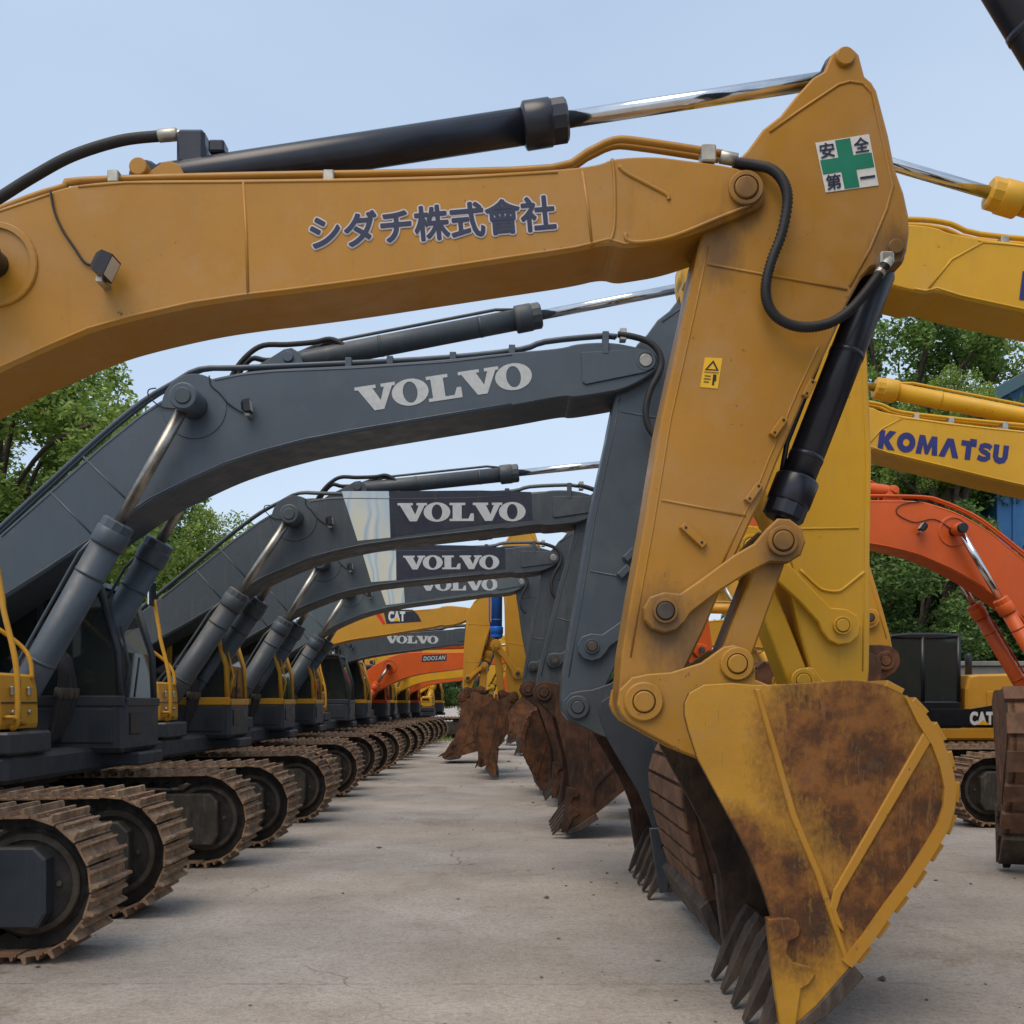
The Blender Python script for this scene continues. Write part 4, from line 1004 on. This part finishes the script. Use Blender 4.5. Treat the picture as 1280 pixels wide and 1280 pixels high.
# ------------------------------------------------------------------ the grey machines and the rest of the left row
def volvo_details(mc, hw, pipe_mat, tcen=None, twid=None, tang=0, tmat='letter_white', panels=None, Y=None, text=True):
    fb = mc.fb; n = mc.n; yb = n * hw; q = lambda pts: [fb(can(x, y, YB)) for x, y in pts]
    if text:
        lettering(mc, VOLVO, mc.L(*tcen, Y), px_m(twid, Y), px_m(twid, Y) / 6.6, R(tang), yb, tmat, mc.boom, .006 if panels else .004)
    # pipes along the top of the boom
    for k, (yy, dz) in enumerate(((n * (hw - .05), 0), (n * (hw - .17), .03), (-n * (hw - .08), .01))):
        tube_part(mc, [v3(p + complex(0, dz), yy) for p in q([(-60, 712), (0, 655), (60, 600), (120, 545), (175, 500), (215, 476), (247, 459), (300, 457), (440, 451), (560, 444), (650, 434), (682, 424), (750, 417), (772, 418)])], .022, pipe_mat, 'pipe', mc.boom, 3)
    for x, y in ((435, 452), (487, 450), (566, 445), (640, 436)):
        p = q([(x, y)])[0]; MB().box(p.real - .03, p.real + .03, *sorted((n * (hw - .01), n * (hw - .2))), p.imag - .09, p.imag + .045, .006).build('clamp', pipe_mat, mc.boom)
    for x, y in ((757, 424), (779, 420)):
        p = q([(x, y)])[0]; MB().box(p.real - .03, p.real + .03, *sorted((n * (hw - .08), n * (hw + .02))), p.imag - (.14 if x < 770 else .04), p.imag + .07, .006).build('clamp', 'fitting' if x > 770 else pipe_mat, mc.boom)
    tube_part(mc, [v3(p, n * (hw + .01 * i)) for i, p in enumerate(q([(772, 418), (790, 421), (810, 428), (822, 440), (826, 455), (822, 470), (812, 490), (806, 515), (810, 538), (824, 556)]))], .03, 'rubber', 'hose', mc.boom, 5)
    for dy in (-.06, .06):
        tube_part(mc, [v3(p, dy) for p in q([(270, 480), (282, 452), (300, 430), (320, 418 if dy < 0 else 432), (350, 417 if dy < 0 else 428), (385, 414), (405, 410), (420, 416), (432, 428)])], .026, 'rubber', 'hose', mc.boom, 4)
    # thick hoses climbing from the deck to the boom
    for k in range(4):
        yy = n * (hw - .08 - k * .12)
        tube_part(mc, [(.80 - .03 * k, yy, 1.35), (.88, yy, 1.75), (.92 - .02 * k, yy, 2.05), (.80, yy, 2.2), (.6, yy, 2.15), (.40, yy, 1.9)], .03, 'rubber', 'hose', mc.root, 4)
        MB().cyl((.885, yy, 1.78), (.90, yy, 1.88), .042, 8).build('hose_fitting', 'dirty_steel', mc.root)
    # weld lines across the boom foot, tip plate, lamp, cable, grease line
    for a, b in (((104, 571), (164, 630)), ((63, 615), (119, 672))):
        tube_part(mc, [v3(p, yb - n * .002) for p in q([a, b])], .009, pipe_mat, 'weld_seam', mc.boom, 0)
    MB().prism(q([(726, 441), (760, 439), (800, 437), (818, 447), (818, 460), (806, 466), (732, 481), (728, 478)]), yb - n * .01, yb + n * .016, .005).build('tip_plate', pipe_mat, mc.boom)
    work_light(mc, q([(312, 512)])[0], yb, .1, .055)
    tube_part(mc, [v3(p, yb + n * .012) for p in q([(262, 470), (264, 482), (275, 492), (285, 504), (298, 513), (304, 516)])], .007, 'rubber', 'cable', mc.boom, 4, 0, 6)
    tube_part(mc, [v3(p, yb + n * .02) for p in q([(196, 486), (187, 488), (187, 496), (200, 508), (215, 511), (235, 511)])], .006, 'rubber', 'cable', mc.boom, 4, 0, 6)
    MB().ring(v3(mc.B, yb - n * .01), v3(mc.B, yb + n * .008), .30, .12, 36).build('boss', pipe_mat, mc.boom)
    MB().cyl(v3(mc.B, yb), v3(mc.B, yb + n * .335), .125, 22).build('pin_cap', pipe_mat, mc.boom)
    for x, y in ((870, 640),): pass

yb_, dg_, ty = 'grey_a', 'dark_grey', 'trim_yellow'
v1 = excavator('large blue grey excavator with white lettering, first behind the ochre one', GL, 9.77, -5.10, 1,
    {'A': (807, 451), 'B': (243, 508), 'C': (722, 884), 'D': (831, 1132)}, 'B', .35, .26, .80,
    'grey_a', None, 'rust_dark', 'dark_grey', 'grey_b', 'chrome', 'grey_b', ('grey_a', dg_, dg_, dg_, ty), (True, True), armfrac=.60, wear=None, boomcyl='grey_a', hl=1.85)
volvo_details(v1, .35, 'grey_a', (555, 484), 222, 8.5, Y=9.42)
for (x, y) in ((775, 694), (768, 715)):
    c_ = v1.L(x + 12, y - 0, 9.5); MB().prism([c_ + p for p in (complex(-.07, -.02), complex(-.02, -.07), complex(.07, .02), complex(.02, .07))], v1.n * .255, v1.n * .31, .01).build('clip', 'grey_a', v1.stick)

PAN_L = [(427, 614), (486, 614), (488, 672), (447, 676)]; PAN_D = [(486.5, 614), (600, 613), (664, 615), (666, 650), (600, 656), (488.5, 671.5)]
def volvo_mid(label, by, bx, pins, hw, paintm, tcen, twid, tang, Y, rel, single, cab_trim=ty, panels=True, hb=.72, armfrac=.58, bcol='rust_dark'):
    mc = excavator(label, GL, by, bx, 1, pins, 'B', hw, hw - .09, hb, paintm, 'grey_b', bcol, bcol, 'grey_b', 'chrome', bcol, (paintm, dg_, dg_, cab_trim, ty), single, wear=None, armfrac=armfrac, detail=True)
    if panels:
        a2, b2 = rel.A, rel.B; f2 = fit(a2, b2, mc.A, mc.B)
        for P, mt in ((PAN_L, 'swirl'), (PAN_D, 'navy' if paintm != 'grey_c' else 'grey_b')):
            quad_panel(mc, [f2(rel.L(x, y, rel.by - .32)) for x, y in P], mc.n * hw, mt, mc.boom, 'decal')
    volvo_details(mc, hw, paintm, tcen, twid, tang, 'letter_white', panels, Y)
    return mc
class Rel: pass
rel = Rel(); rel.by = 13.75; rel.A = complex(0, 0)
V2P = {'A': (744, 630), 'B': (368, 648), 'C': (680, 866), 'D': (704, 1052)}
_t = Machine('reference', 13.75, -5.15, 1, 'x'); rel.L = _t.L; rel.A = _t.L(744, 630, 13.43); rel.B = _t.L(368, 648, 13.43); bpy.data.objects.remove(_t.root)
v2 = volvo_mid('grey excavator with the largest pale swirl decal and navy lettering panel on its boom', 13.75, -5.15, V2P, .32, 'grey_b', (577, 640), 160, .3, 13.43, rel, (True, True))
v3m = volvo_mid('grey excavator with a swirl decal, middle one of the three with navy panels', 17.7, -5.3, {'A': (692, 697), 'B': (404, 705), 'C': (660, 862), 'D': (692, 1003)}, .32, 'grey_b', (564, 703), 120, .3, 17.38, rel, (True, True))
v4 = volvo_mid('pale grey excavator with a swirl decal, its lettering half hidden, before the yellow boom', 21.65, -5.5, {'A': (652, 727), 'B': (437, 741), 'C': (674, 866), 'D': (688, 985)}, .32, 'grey_c', (573, 731), 99, .5, 21.33, rel, (True, True))

cat5 = excavator('yellow excavator with a black and red decal with white letters on its boom', GL, 25.6, -5.4, 1,
    {'A': (590, 766), 'B': (382, 790), 'C': (583, 866), 'D': (599, 962)}, 'A', .22, .30, .72, 'yellow_cat', 'yellow_cat', 'rust', 'rust', 'yellow_cat', 'steel', None,
    ('yellow_cat', dg_, dg_, dg_, 'yellow_cat'), wear=None, bucket_squash=.7)
Yc = 25.38; n = -1
def P5(pts): return [cat5.L(x, y, Yc) for x, y in pts]
quad_panel(cat5, P5([(479, 762), (516, 762), (523, 769), (527, 777), (483, 780)]), n * .22, 'navy', cat5.boom)
quad_panel(cat5, P5([(469, 767), (474, 764), (482, 780), (479, 781)]), n * .22, 'red', cat5.boom)
lettering(cat5, glyphs('CAT', .06, None, 0, -.03, True), cat5.L(496, 770.5, Yc), px_m(21, Yc), px_m(13, Yc), 0, n * .22, 'white', cat5.boom, .008)
quad_panel(cat5, P5([(492, 776.5), (496, 771), (500, 776.5)]), n * .22, 'sticker', cat5.boom, 'decal', .011)

v6 = excavator('small looking far grey excavator whose lettering shows between yellow and orange booms', GL, 29.5, -5.5, 1,
    {'A': (598, 793), 'B': (418, 806), 'C': (577, 872), 'D': (552, 950)}, 'B', .30, .22, .65, 'grey_b', None, 'rust', 'rust', 'grey_b', 'steel', None, ('grey_b', dg_, dg_, ty, ty), wear=None)
volvo_details(v6, .30, 'grey_b', (515, 799.5), 66, -.5, 'letter_white', None, 29.2)
far = [
 ('far orange excavator with a small white lettered plate on its boom', 33.4, -5.4, (645, 819), (487, 833), 'orange', ('orange', dg_, dg_, 'orange', 'orange')),
 ('far yellow excavator whose boom hump shows left of the orange boom', 37.3, -5.6, (615, 813), (466, 828), 'yellow', ('yellow', dg_, 'black', 'yellow', 'yellow')),
 ('far yellow excavator just beyond the orange boom with lettered plate', 41.2, -5.5, (634, 833), (505, 843), 'yellow', ('yellow', dg_, dg_, 'yellow', 'yellow')),
 ('far orange excavator between the last two yellow ones of the left row', 45.1, -5.4, (634, 838), (520, 847), 'orange', ('orange', dg_, dg_, 'orange', 'orange')),
 ('farthest yellow excavator at the end of the left row', 49.0, -4.6, (655, 829), (549, 837), 'yellow', ('yellow', dg_, dg_, 'yellow', 'yellow'))]
fm = []
for (lb, by, bx, A_, B_, cm, body) in far:
    e = excavator(lb, GL, by, bx, 1, {'A': A_, 'B': B_}, 'A', .25, .20, .65, cm, None, 'rust', 'rust', cm, 'steel', None, body, wear=None, detail=False, seams=False)
    fm.append(e)
e = fm[0]; Yd = 33.15
quad_panel(e, [e.L(x, y, Yd) for x, y in ((528, 819), (558.5, 817.5), (558, 826), (527, 827.5))], -.25, 'navy', e.boom)
lettering(e, glyphs('DOOSAN', .03, None, .25), e.L(543, 822.6, Yd), px_m(28, Yd), px_m(5.4, Yd), R(3), -.25, 'letter_white', e.boom, .012)

# ------------------------------------------------------------------ right row, facing left
k1 = excavator('bright yellow excavator behind the ochre stick, its boom leaving at the right edge', GR, 7.8, 8.8, -1,
    {'A': (1047, 305), 'B': (1742, 420), 'C': (1058, 885), 'D': (908, 1203)}, 'A', .25, .20, .85, 'yellow', None, 'rust_dark', 'rust_dark', 'yellow', 'chrome', 'rust_dark',
    ('yellow', dg_, dg_, dg_, 'yellow'), wear='grid', pin_mat='yellow', ear_mat='yellow', T_px=(1000, 172), lug_px=(1560, 335), top_scale=.6, armfrac=.58, bucket_squash=.66)
k2 = excavator('yellow excavator with dark blue lettering on its boom above the orange boom', GR, 11.75, 9.7, -1,
    {'A': (1010, 521), 'B': (1459, 607), 'C': (1106, 826), 'D': (1052, 1085)}, 'A', .25, .20, .65, 'yellow', 'yellow_cat', 'rust', 'rust', 'yellow', 'chrome', None,
    ('yellow', dg_, dg_, dg_, 'yellow'), wear='steps', lug_px=(1420, 548), armfrac=.67)
def ribbon(path, w):
    L_, R_ = [], []
    for i, p in enumerate(path):
        a, b = path[max(i - 1, 0)], path[min(i + 1, len(path) - 1)]
        d_ = complex(b[0] - a[0], b[1] - a[1]); d_ /= abs(d_); nn = d_ * 1j * w / 2
        L_.append((p[0] + nn.real, p[1] + nn.imag)); R_.append((p[0] - nn.real, p[1] - nn.imag))
    k = len(path); return L_ + R_, [(i, i + 1, k + i + 1, k + i) for i in range(k - 1)]
def block_letters():
    out = []; x = 0; no = 30
    ring_ = [(.56 + rx * math.cos(2 * math.pi * k / no), .5 + ry * math.sin(2 * math.pi * k / no)) for rx, ry in ((.56, .53), (.20, .20)) for k in range(no)]
    poly = lambda P: (P, [tuple(range(len(P)))])
    for v, f in (poly([(0,0),(.34,0),(.34,.34),(.62,0),(1.05,0),(.62,.5),(1.02,1),(.60,1),(.34,.66),(.34,1),(0,1)]),
                 (ring_, [(k, (k + 1) % no, no + (k + 1) % no, no + k) for k in range(no)]),
                 poly([(0,0),(.12,1),(.46,1),(.66,.48),(.86,1),(1.2,1),(1.32,0),(.98,0),(.93,.5),(.76,.02),(.56,.02),(.39,.5),(.34,0)]),
                 poly([(0,0),(.42,1),(.80,1),(1.22,0),(.84,0),(.61,.58),(.38,0)]),
                 poly([(.3,0),(.64,0),(.64,.72),(.92,.72),(.92,1),(0,1),(0,.72),(.3,.72)]),
                 ribbon([(.84,.76),(.66,.86),(.42,.87),(.23,.80),(.20,.66),(.32,.56),(.56,.49),(.72,.40),(.74,.26),(.58,.15),(.34,.14),(.08,.22)], .27),
                 ribbon([(.17,1),(.17,.62),(.17,.38),(.25,.22),(.46,.15),(.67,.22),(.75,.38),(.75,.62),(.75,1)], .33)):
        out.append(([(p[0] + x, p[1]) for p in v], f)); x += max(p[0] for p in v) + .07
    return out
KOM = block_letters()
lettering(k2, KOM, k2.L(1179, 559, 11.5), px_m(163, 11.5), px_m(25, 11.5), R(-7.2), k2.n * .25, 'letter_blue', k2.boom)
quad_panel(k2, [k2.L(x, y, 11.5) for x, y in ((1213, 548.5), (1221, 549.5), (1220.5, 556), (1212.5, 555))], k2.n * .25, 'letter_blue', k2.boom, 'letter', .0065)
lettering(k1, KOM, k1.L(1400, 372, 7.55), px_m(250, 7.55), px_m(38, 7.55), R(-7), k1.n * .25, 'letter_blue', k1.boom)
for mc_, Yk in ((k1, 7.55), (k2, 11.5)):
    f_ = mc_.fb
    tube_part(mc_, [v3(f_(can(x, y, YA)), mc_.n * .249) for x, y in ((690, 218), (740, 250), (775, 300))], .009, 'yellow', 'weld_seam', mc_.boom, 0)
    tube_part(mc_, [v3(f_(can(x, y, YA)), mc_.n * .249) for x, y in ((690, 218), (640, 219), (560, 224))], .007, 'yellow', 'weld_seam', mc_.boom, 0)
    for dy in (.06, .15):
        tube_part(mc_, [v3(f_(can(x, y, YA)), mc_.n * (.25 - dy)) for x, y in ((-300, 455), (-140, 320), (-60, 272), (30, 234), (97, 214), (300, 205), (520, 203), (690, 198), (740, 184), (790, 180), (868, 184))], .02, 'yellow', 'pipe', mc_.boom, 3)
    for x in (250, 420, 560, 650):
        p = f_(can(x, 209, YA)); MB().box(p.real - .03, p.real + .03, *sorted((mc_.n * .05, mc_.n * .23)), p.imag - .07, p.imag + .03, .006).build('clamp', 'fitting', mc_.boom)
# front edge plate of the yellow stick with its angled weld
tube_part(k1, [v3(k1.L(x, y, 7.6), k1.n * .2) for x, y in ((1000, 712), (1022, 733), (1032, 738), (1048, 739), (1058, 733), (1080, 715))], .012, 'yellow', 'weld_seam', k1.stick, 3)
o3 = excavator('orange excavator on the right, its curved boom crossing in front of the trees', GR, 15.7, 9.3, -1,
    {'A': (852, 630), 'B': (1192, 664), 'C': (884, 852)}, 'A', .25, .20, .65, 'orange', None, 'rust', 'rust', 'orange', 'chrome', None,
    ('orange', dg_, dg_, dg_, dg_), (False, True), wear='steps', armfrac=.7, post=False, hl=2.65, cyl_foot=(.95, 1.45))
tube_part(o3, [v3(o3.fb(can(x, y, YA)), o3.n * .262) for x, y in ((-6, 331), (60, 290), (130, 300), (190, 270), (175, 240), (100, 228))], .007, 'rubber', 'cable', o3.boom, 5, 0, 6)
work_light(o3, o3.L(1152, 660, 15.4), o3.n * .25, .6, .06)
for dy in (.05, .14):
    tube_part(o3, [v3(o3.fb(can(x, y, YA)), o3.n * (.25 - dy)) for x, y in ((-400, 560), (-300, 445), (-140, 312), (-60, 262), (30, 224), (97, 209), (300, 205), (520, 203), (690, 198))], .02, 'orange', 'pipe', o3.boom, 3)
cat6 = excavator('black and yellow excavator with a black cab, low behind the orange boom', GR, 19.6, 7.75, -1,
    {'A': complex(5.75, 3.05), 'B': complex(2.3, 3.05), 'C': complex(6.6, 1.7), 'D': complex(7.12, .015)}, 'A', .25, .20, .6, 'yellow_cat', None, 'rust', 'rust', 'yellow_cat', 'steel', None,
    ('yellow_cat', 'yellow_cat', 'black', 'black', 'yellow_cat'), wear='steps', detail=True, bucket_squash=.62)
lowp = MB().prism(round_poly([complex(.30, 1.32), complex(-1.9, 1.32), complex(-1.9, 1.66), complex(-.9, 1.70), complex(-.42, 1.62), complex(.30, 1.62)], 0), 1.345, 1.372, .005).build('lower_panel', 'black', cat6.root)
lettering(cat6, glyphs('CAT', .06, None, 0, -.03, True), cat6.L(1228, 898, 18.2), px_m(30, 18.22), px_m(17, 18.22), 0, 1.372, 'white', cat6.root)
quad_panel(cat6, [cat6.L(x, y, 18.22) for x, y in ((1222, 906), (1229, 900), (1238, 906))], 1.372, 'sticker', cat6.root, 'decal', .007)
r5 = excavator('far yellow excavator with a bright blue bucket cylinder, facing left', GR, 23.5, 6.96, -1,
    {'A': (674, 705), 'B': (899, 728), 'C': (643, 872), 'D': (618, 975)}, 'A', .25, .26, .65, 'yellow_cat', None, 'rust', 'rust', 'yellow_cat', 'steel', None, ('yellow_cat', dg_, dg_, dg_, 'yellow_cat'), wear='steps', bucket_squash=.55, bucketcyl='blue', bc=(.125, .15))
r0 = excavator('dark excavator whose black cylinder cuts the top right corner', GR, 3.9, 8.83, -1,
    {'A': complex(6.25, 5.46), 'B': complex(2.2, 5.1), 'C': complex(4.97, 2.15), 'D': complex(4.5, .02)}, 'A', .25, .19, .65, 'dark_grey', None, 'rust_dark', 'rust_dark', 'black_navy', 'chrome', None, ('dark_grey', dg_, dg_, dg_, 'dark_grey'), wear=None, bucket_squash=.55)

# rusty bucket standing at the right edge
sbk = Machine('banded rusty bucket standing upright on the yard at the right edge', 10.2, 5.58, -1, None, 'spare_bucket'); sbk.root['category'] = 'bucket'
sbk.root.rotation_euler = (0, 0, R(252))
C_ = complex(-.9, 1.78); D_ = complex(-.2, .015); fsb = fit(S['C'], S['D'], C_, D_)
bucket_parts(sbk, fsb, .62, 'rust_tan', 'rust', 'tooth', True, 5, True, 'rust_tan', 'bands')
for sy in (-1, 1):
    MB().prism([fsb(p) for p in ear_poly], sy * .2, sy * .26, .008).build('bucket_bracket', 'yellow_cat', sbk.root)

# ------------------------------------------------------------------ trees, shed, wall
def crown_mesh(name, seed, nclump, per, rx, rz, leaf, mat):
    g_ = np.random.default_rng(seed)
    c = g_.normal(size=(nclump, 3)); c /= np.linalg.norm(c, axis=1)[:, None]
    rad = g_.uniform(.35, 1.0, nclump) ** .6; c *= rad[:, None]; c[:, 2] = np.where(c[:, 2] < -.35, c[:, 2] * .6, c[:, 2])
    c *= np.array([rx, rx, rz])
    cs_ = g_.uniform(.45, 1.0, nclump) * rx * .26
    idx = np.repeat(np.arange(nclump), per); N = len(idx)
    off = g_.normal(size=(N, 3)); off /= np.linalg.norm(off, axis=1)[:, None]; off *= (g_.uniform(0.1, 1, N) ** .45)[:, None]
    p = c[idx] + off * cs_[idx][:, None] * np.array([1, 1, .75])
    a = g_.normal(size=(N, 3)); a[:, 2] *= .5; a /= np.linalg.norm(a, axis=1)[:, None]
    b = g_.normal(size=(N, 3)); b -= a * (a * b).sum(1)[:, None]; b /= np.linalg.norm(b, axis=1)[:, None]
    s_ = leaf * g_.uniform(.6, 1.3, N)[:, None]
    v = np.stack([p - a * s_, p + b * s_ * .45, p + a * s_, p - b * s_ * .45], 1).reshape(-1, 3)
    me = bpy.data.meshes.new(name); me.vertices.add(4 * N); me.vertices.foreach_set('co', v.astype(np.float32).ravel())
    me.loops.add(4 * N); me.loops.foreach_set('vertex_index', np.arange(4 * N, dtype=np.int32))
    me.polygons.add(N); me.polygons.foreach_set('loop_start', np.arange(0, 4 * N, 4, dtype=np.int32)); me.polygons.foreach_set('loop_total', np.full(N, 4, dtype=np.int32))
    me.update(); me.materials.append(M[mat]); return me, c
CR = {'light': crown_mesh('crown', 3, 150, 520, 1, 1, .021, 'leaf_light'), 'mid': crown_mesh('crown', 5, 150, 520, 1, 1.05, .021, 'leaf_mid'), 'dark': crown_mesh('crown', 9, 150, 460, 1, .95, .023, 'leaf_dark')}
def tree(label, X, Y, H_, r, kind, rz=None, group='trees around the yard', name='tree', squash=1.0):
    root = bpy.data.objects.new(name, None); col.objects.link(root); root.location = (X, Y, 0); tag(root, label, 'tree', group)
    rz = rz or r; zc = H_ - rz; me, cl = CR[kind]
    o = new_obj('crown', me, None, root); o.location = (0, 0, zc); o.scale = (r, r, rz); o.rotation_euler = (0, 0, rnd.uniform(0, 6.28))
    t = MB(); t.lathe((0, 0, -.1), (.2, 0, zc), [(0, .26), (zc * .4, .2), (zc + .1, .14)], 10); tr = t.build('trunk', 'bark', root)
    ca, sa = math.cos(o.rotation_euler.z), math.sin(o.rotation_euler.z)
    order = sorted(range(len(cl)), key=lambda k: -np.linalg.norm(cl[k]))[:16]
    for k in order:
        x, y, z = cl[k]; e_ = Vector(((x * ca - y * sa) * r * .9, (x * sa + y * ca) * r * .9, zc + z * rz * .9)); st_ = Vector((.15, 0, zc * rnd.uniform(.55, .95)))
        mid = st_.lerp(e_, .5) + Vector((0, 0, .12 * r)); limb = MB(); pts = crom([st_, mid, e_], 5)
        vs = []; limb.tube(pts, .065, 5); limb.build('limb', 'bark', root)
    return root
TL = 'trees behind the left row'; TR = 'trees behind the right row'
tree('tall light green tree above the large grey boom at the left edge', -14.2, 28, 12.6, 4.6, 'light', 5.0, TL)
tree('light green tree between the grey booms on the left', -14.6, 42, 11.6, 3.6, 'light', 4.6, TL)
tree('dark tree low behind the left cabs, nearest the left edge', -17.5, 22, 9.0, 4.2, 'mid', 4.4, TL)
tree('mid green tree farther along behind the left cabs', -18.5, 36, 10.2, 4.4, 'mid', 5.0, TL)
tree('mid green tree behind the far left machines', -15.5, 52, 9.5, 4.2, 'mid', 4.7, TL)
tree('green tree far behind the last cabs of the left row', -13, 62, 8.5, 4.2, 'mid', 4.2, TL)
tree('tall dark green tree beside the blue shed above the lettered yellow boom', 12.3, 33.2, 15.0, 4.2, 'mid', 5.2, TR)
tree('yellowish green tree just left of the blue shed roof', 12.1, 28.6, 11.0, 1.5, 'light', 2.2, TR)
tree('small round treetop in the gap left of the dark tree', 16.3, 46, 15.6, 1.9, 'mid', 2.4, TR)
for k, (X, Y, H_, r, lb) in enumerate(((11.0, 28.2, 7.4, 3.2, 'dark leafy tree under the lettered boom, behind the orange one'), (15.2, 27.6, 6.6, 2.6, 'dark tree behind the curved orange boom at the right edge'),
      (12.4, 34, 9.2, 3.2, 'dark tree showing between the two yellow and orange booms'), (9.6, 34, 6.6, 3.0, 'dark low tree right of the bright yellow stick'), (20.5, 27.4, 7, 2.6, 'dark tree in front of the blue shed'))):
    tree(lb, X, Y, H_, r, 'dark', r * 1.05, TR)
for k, (X, lb) in enumerate(((-8, 'low dark tree closing the left end of the yard'), (-2, 'low dark tree closing the middle of the yard'), (4, 'low dark tree right of the far end of the aisle'), (10, 'low dark tree at the far right end of the yard'))):
    tree(lb, X, 68 + k % 2 * 3, 5.2, 3.6, 'dark', 2.7, 'trees closing the far end')
# blue shed
sh = bpy.data.objects.new('shed', None); col.objects.link(sh); sh.location = (21.8, 30.4, .45); tag(sh, 'blue sheet metal shed with a dark sloping roof at the right edge', 'shed')
for k in range(16):
    x0 = -7.4 + k * 1.0; xm = x0 + .5; top = 10.2 + (xm + 7.4) * .55 if xm < 1 else 10.2 + 8.4 * .55 - (xm - 1) * .55
    pm = MB(); pm.prism([complex(x0, 0), complex(x0 + .98, 0), complex(x0 + .98, top + (.27 if xm < 1 else -.27)), complex(x0, top - (.27 if xm < 1 else -.27))], 0, .06, .01)
    pm.build('wall_panel', 'shed_blue', sh)
    MB().box(x0 + .44, x0 + .54, -.05, .0, 0, top - .3, .01).build('rib', 'shed_blue', sh)
MB().prism([complex(-8.2, 9.78), complex(1.0, 14.85), complex(9.6, 10.1), complex(9.6, 10.45), complex(1.0, 15.25), complex(-8.3, 10.13)], -.7, 14, .02).build('roof', 'shed_roof', sh)
MB().box(-7.4, -7.3, .07, 13.5, 0, 10.0).build('side_wall', 'shed_blue', sh); MB().box(8.55, 8.6, .07, 13.5, 0, 9.9).build('side_wall', 'shed_blue', sh)
w_ = bpy.data.objects.new('boundary_wall', None); col.objects.link(w_); w_.location = (8, 24.6, 0); tag(w_, 'grey rendered yard wall behind the black cab', 'wall')
for k in range(12):
    MB().box(k * 2.0, k * 2.0 + 1.97, 0, .25, 0, 2.6, .02).build('wall_panel', 'render_wall', w_)
MB().box(-.05, 24.05, -.06, .31, 2.605, 2.72, .015).build('coping', 'render_wall', w_)

# ------------------------------------------------------------------ loose bits on the yard
g_ = np.random.default_rng(4)
st = MB()
for k in range(240):
    if k < 50: x, y = g_.uniform(-4, 6), 4.5 + abs(g_.normal()) * 9
    else:
        j = int(g_.integers(0, 7)); y = 5.84 + 3.95 * j + g_.normal() * .8; x = 1.0 - .15 * j + g_.normal() * .8
    r = abs(g_.normal()) * .007 + .003
    if g_.uniform() < .02: r *= 2.0
    vs = []
    for i in range(6):
        d = [(1, 0, 0), (-1, 0, 0), (0, 1, 0), (0, -1, 0), (0, 0, 1), (0, 0, -1)][i]; sc_ = g_.uniform(.6, 1.5)
        vs.append((x + d[0] * r * sc_ * 1.4, y + d[1] * r * sc_ * 1.4, r * .45 + d[2] * r * sc_ * .6))
    st.add(vs, [(0, 2, 4), (2, 1, 4), (1, 3, 4), (3, 0, 4), (2, 0, 5), (1, 2, 5), (3, 1, 5), (0, 3, 5)])
tag(st.build('gravel', 'stone'), 'small stones and dirt crumbs scattered over the concrete', 'gravel', kind='stuff')
wd = MB()
for k in range(160):
    x, y = -3.4 + g_.normal() * .35, 45.5 + g_.normal() * .4; h = g_.uniform(.12, .38); a = g_.uniform(0, 6.28); l = g_.uniform(.02, .16)
    wd.add([(x - .012, y, 0), (x + .012, y, 0), (x + math.cos(a) * l, y + math.sin(a) * l, h)], [(0, 1, 2)])
tag(wd.build('weeds', 'leaf_light'), 'tuft of green weeds beside the far tracks', 'weeds', kind='stuff')
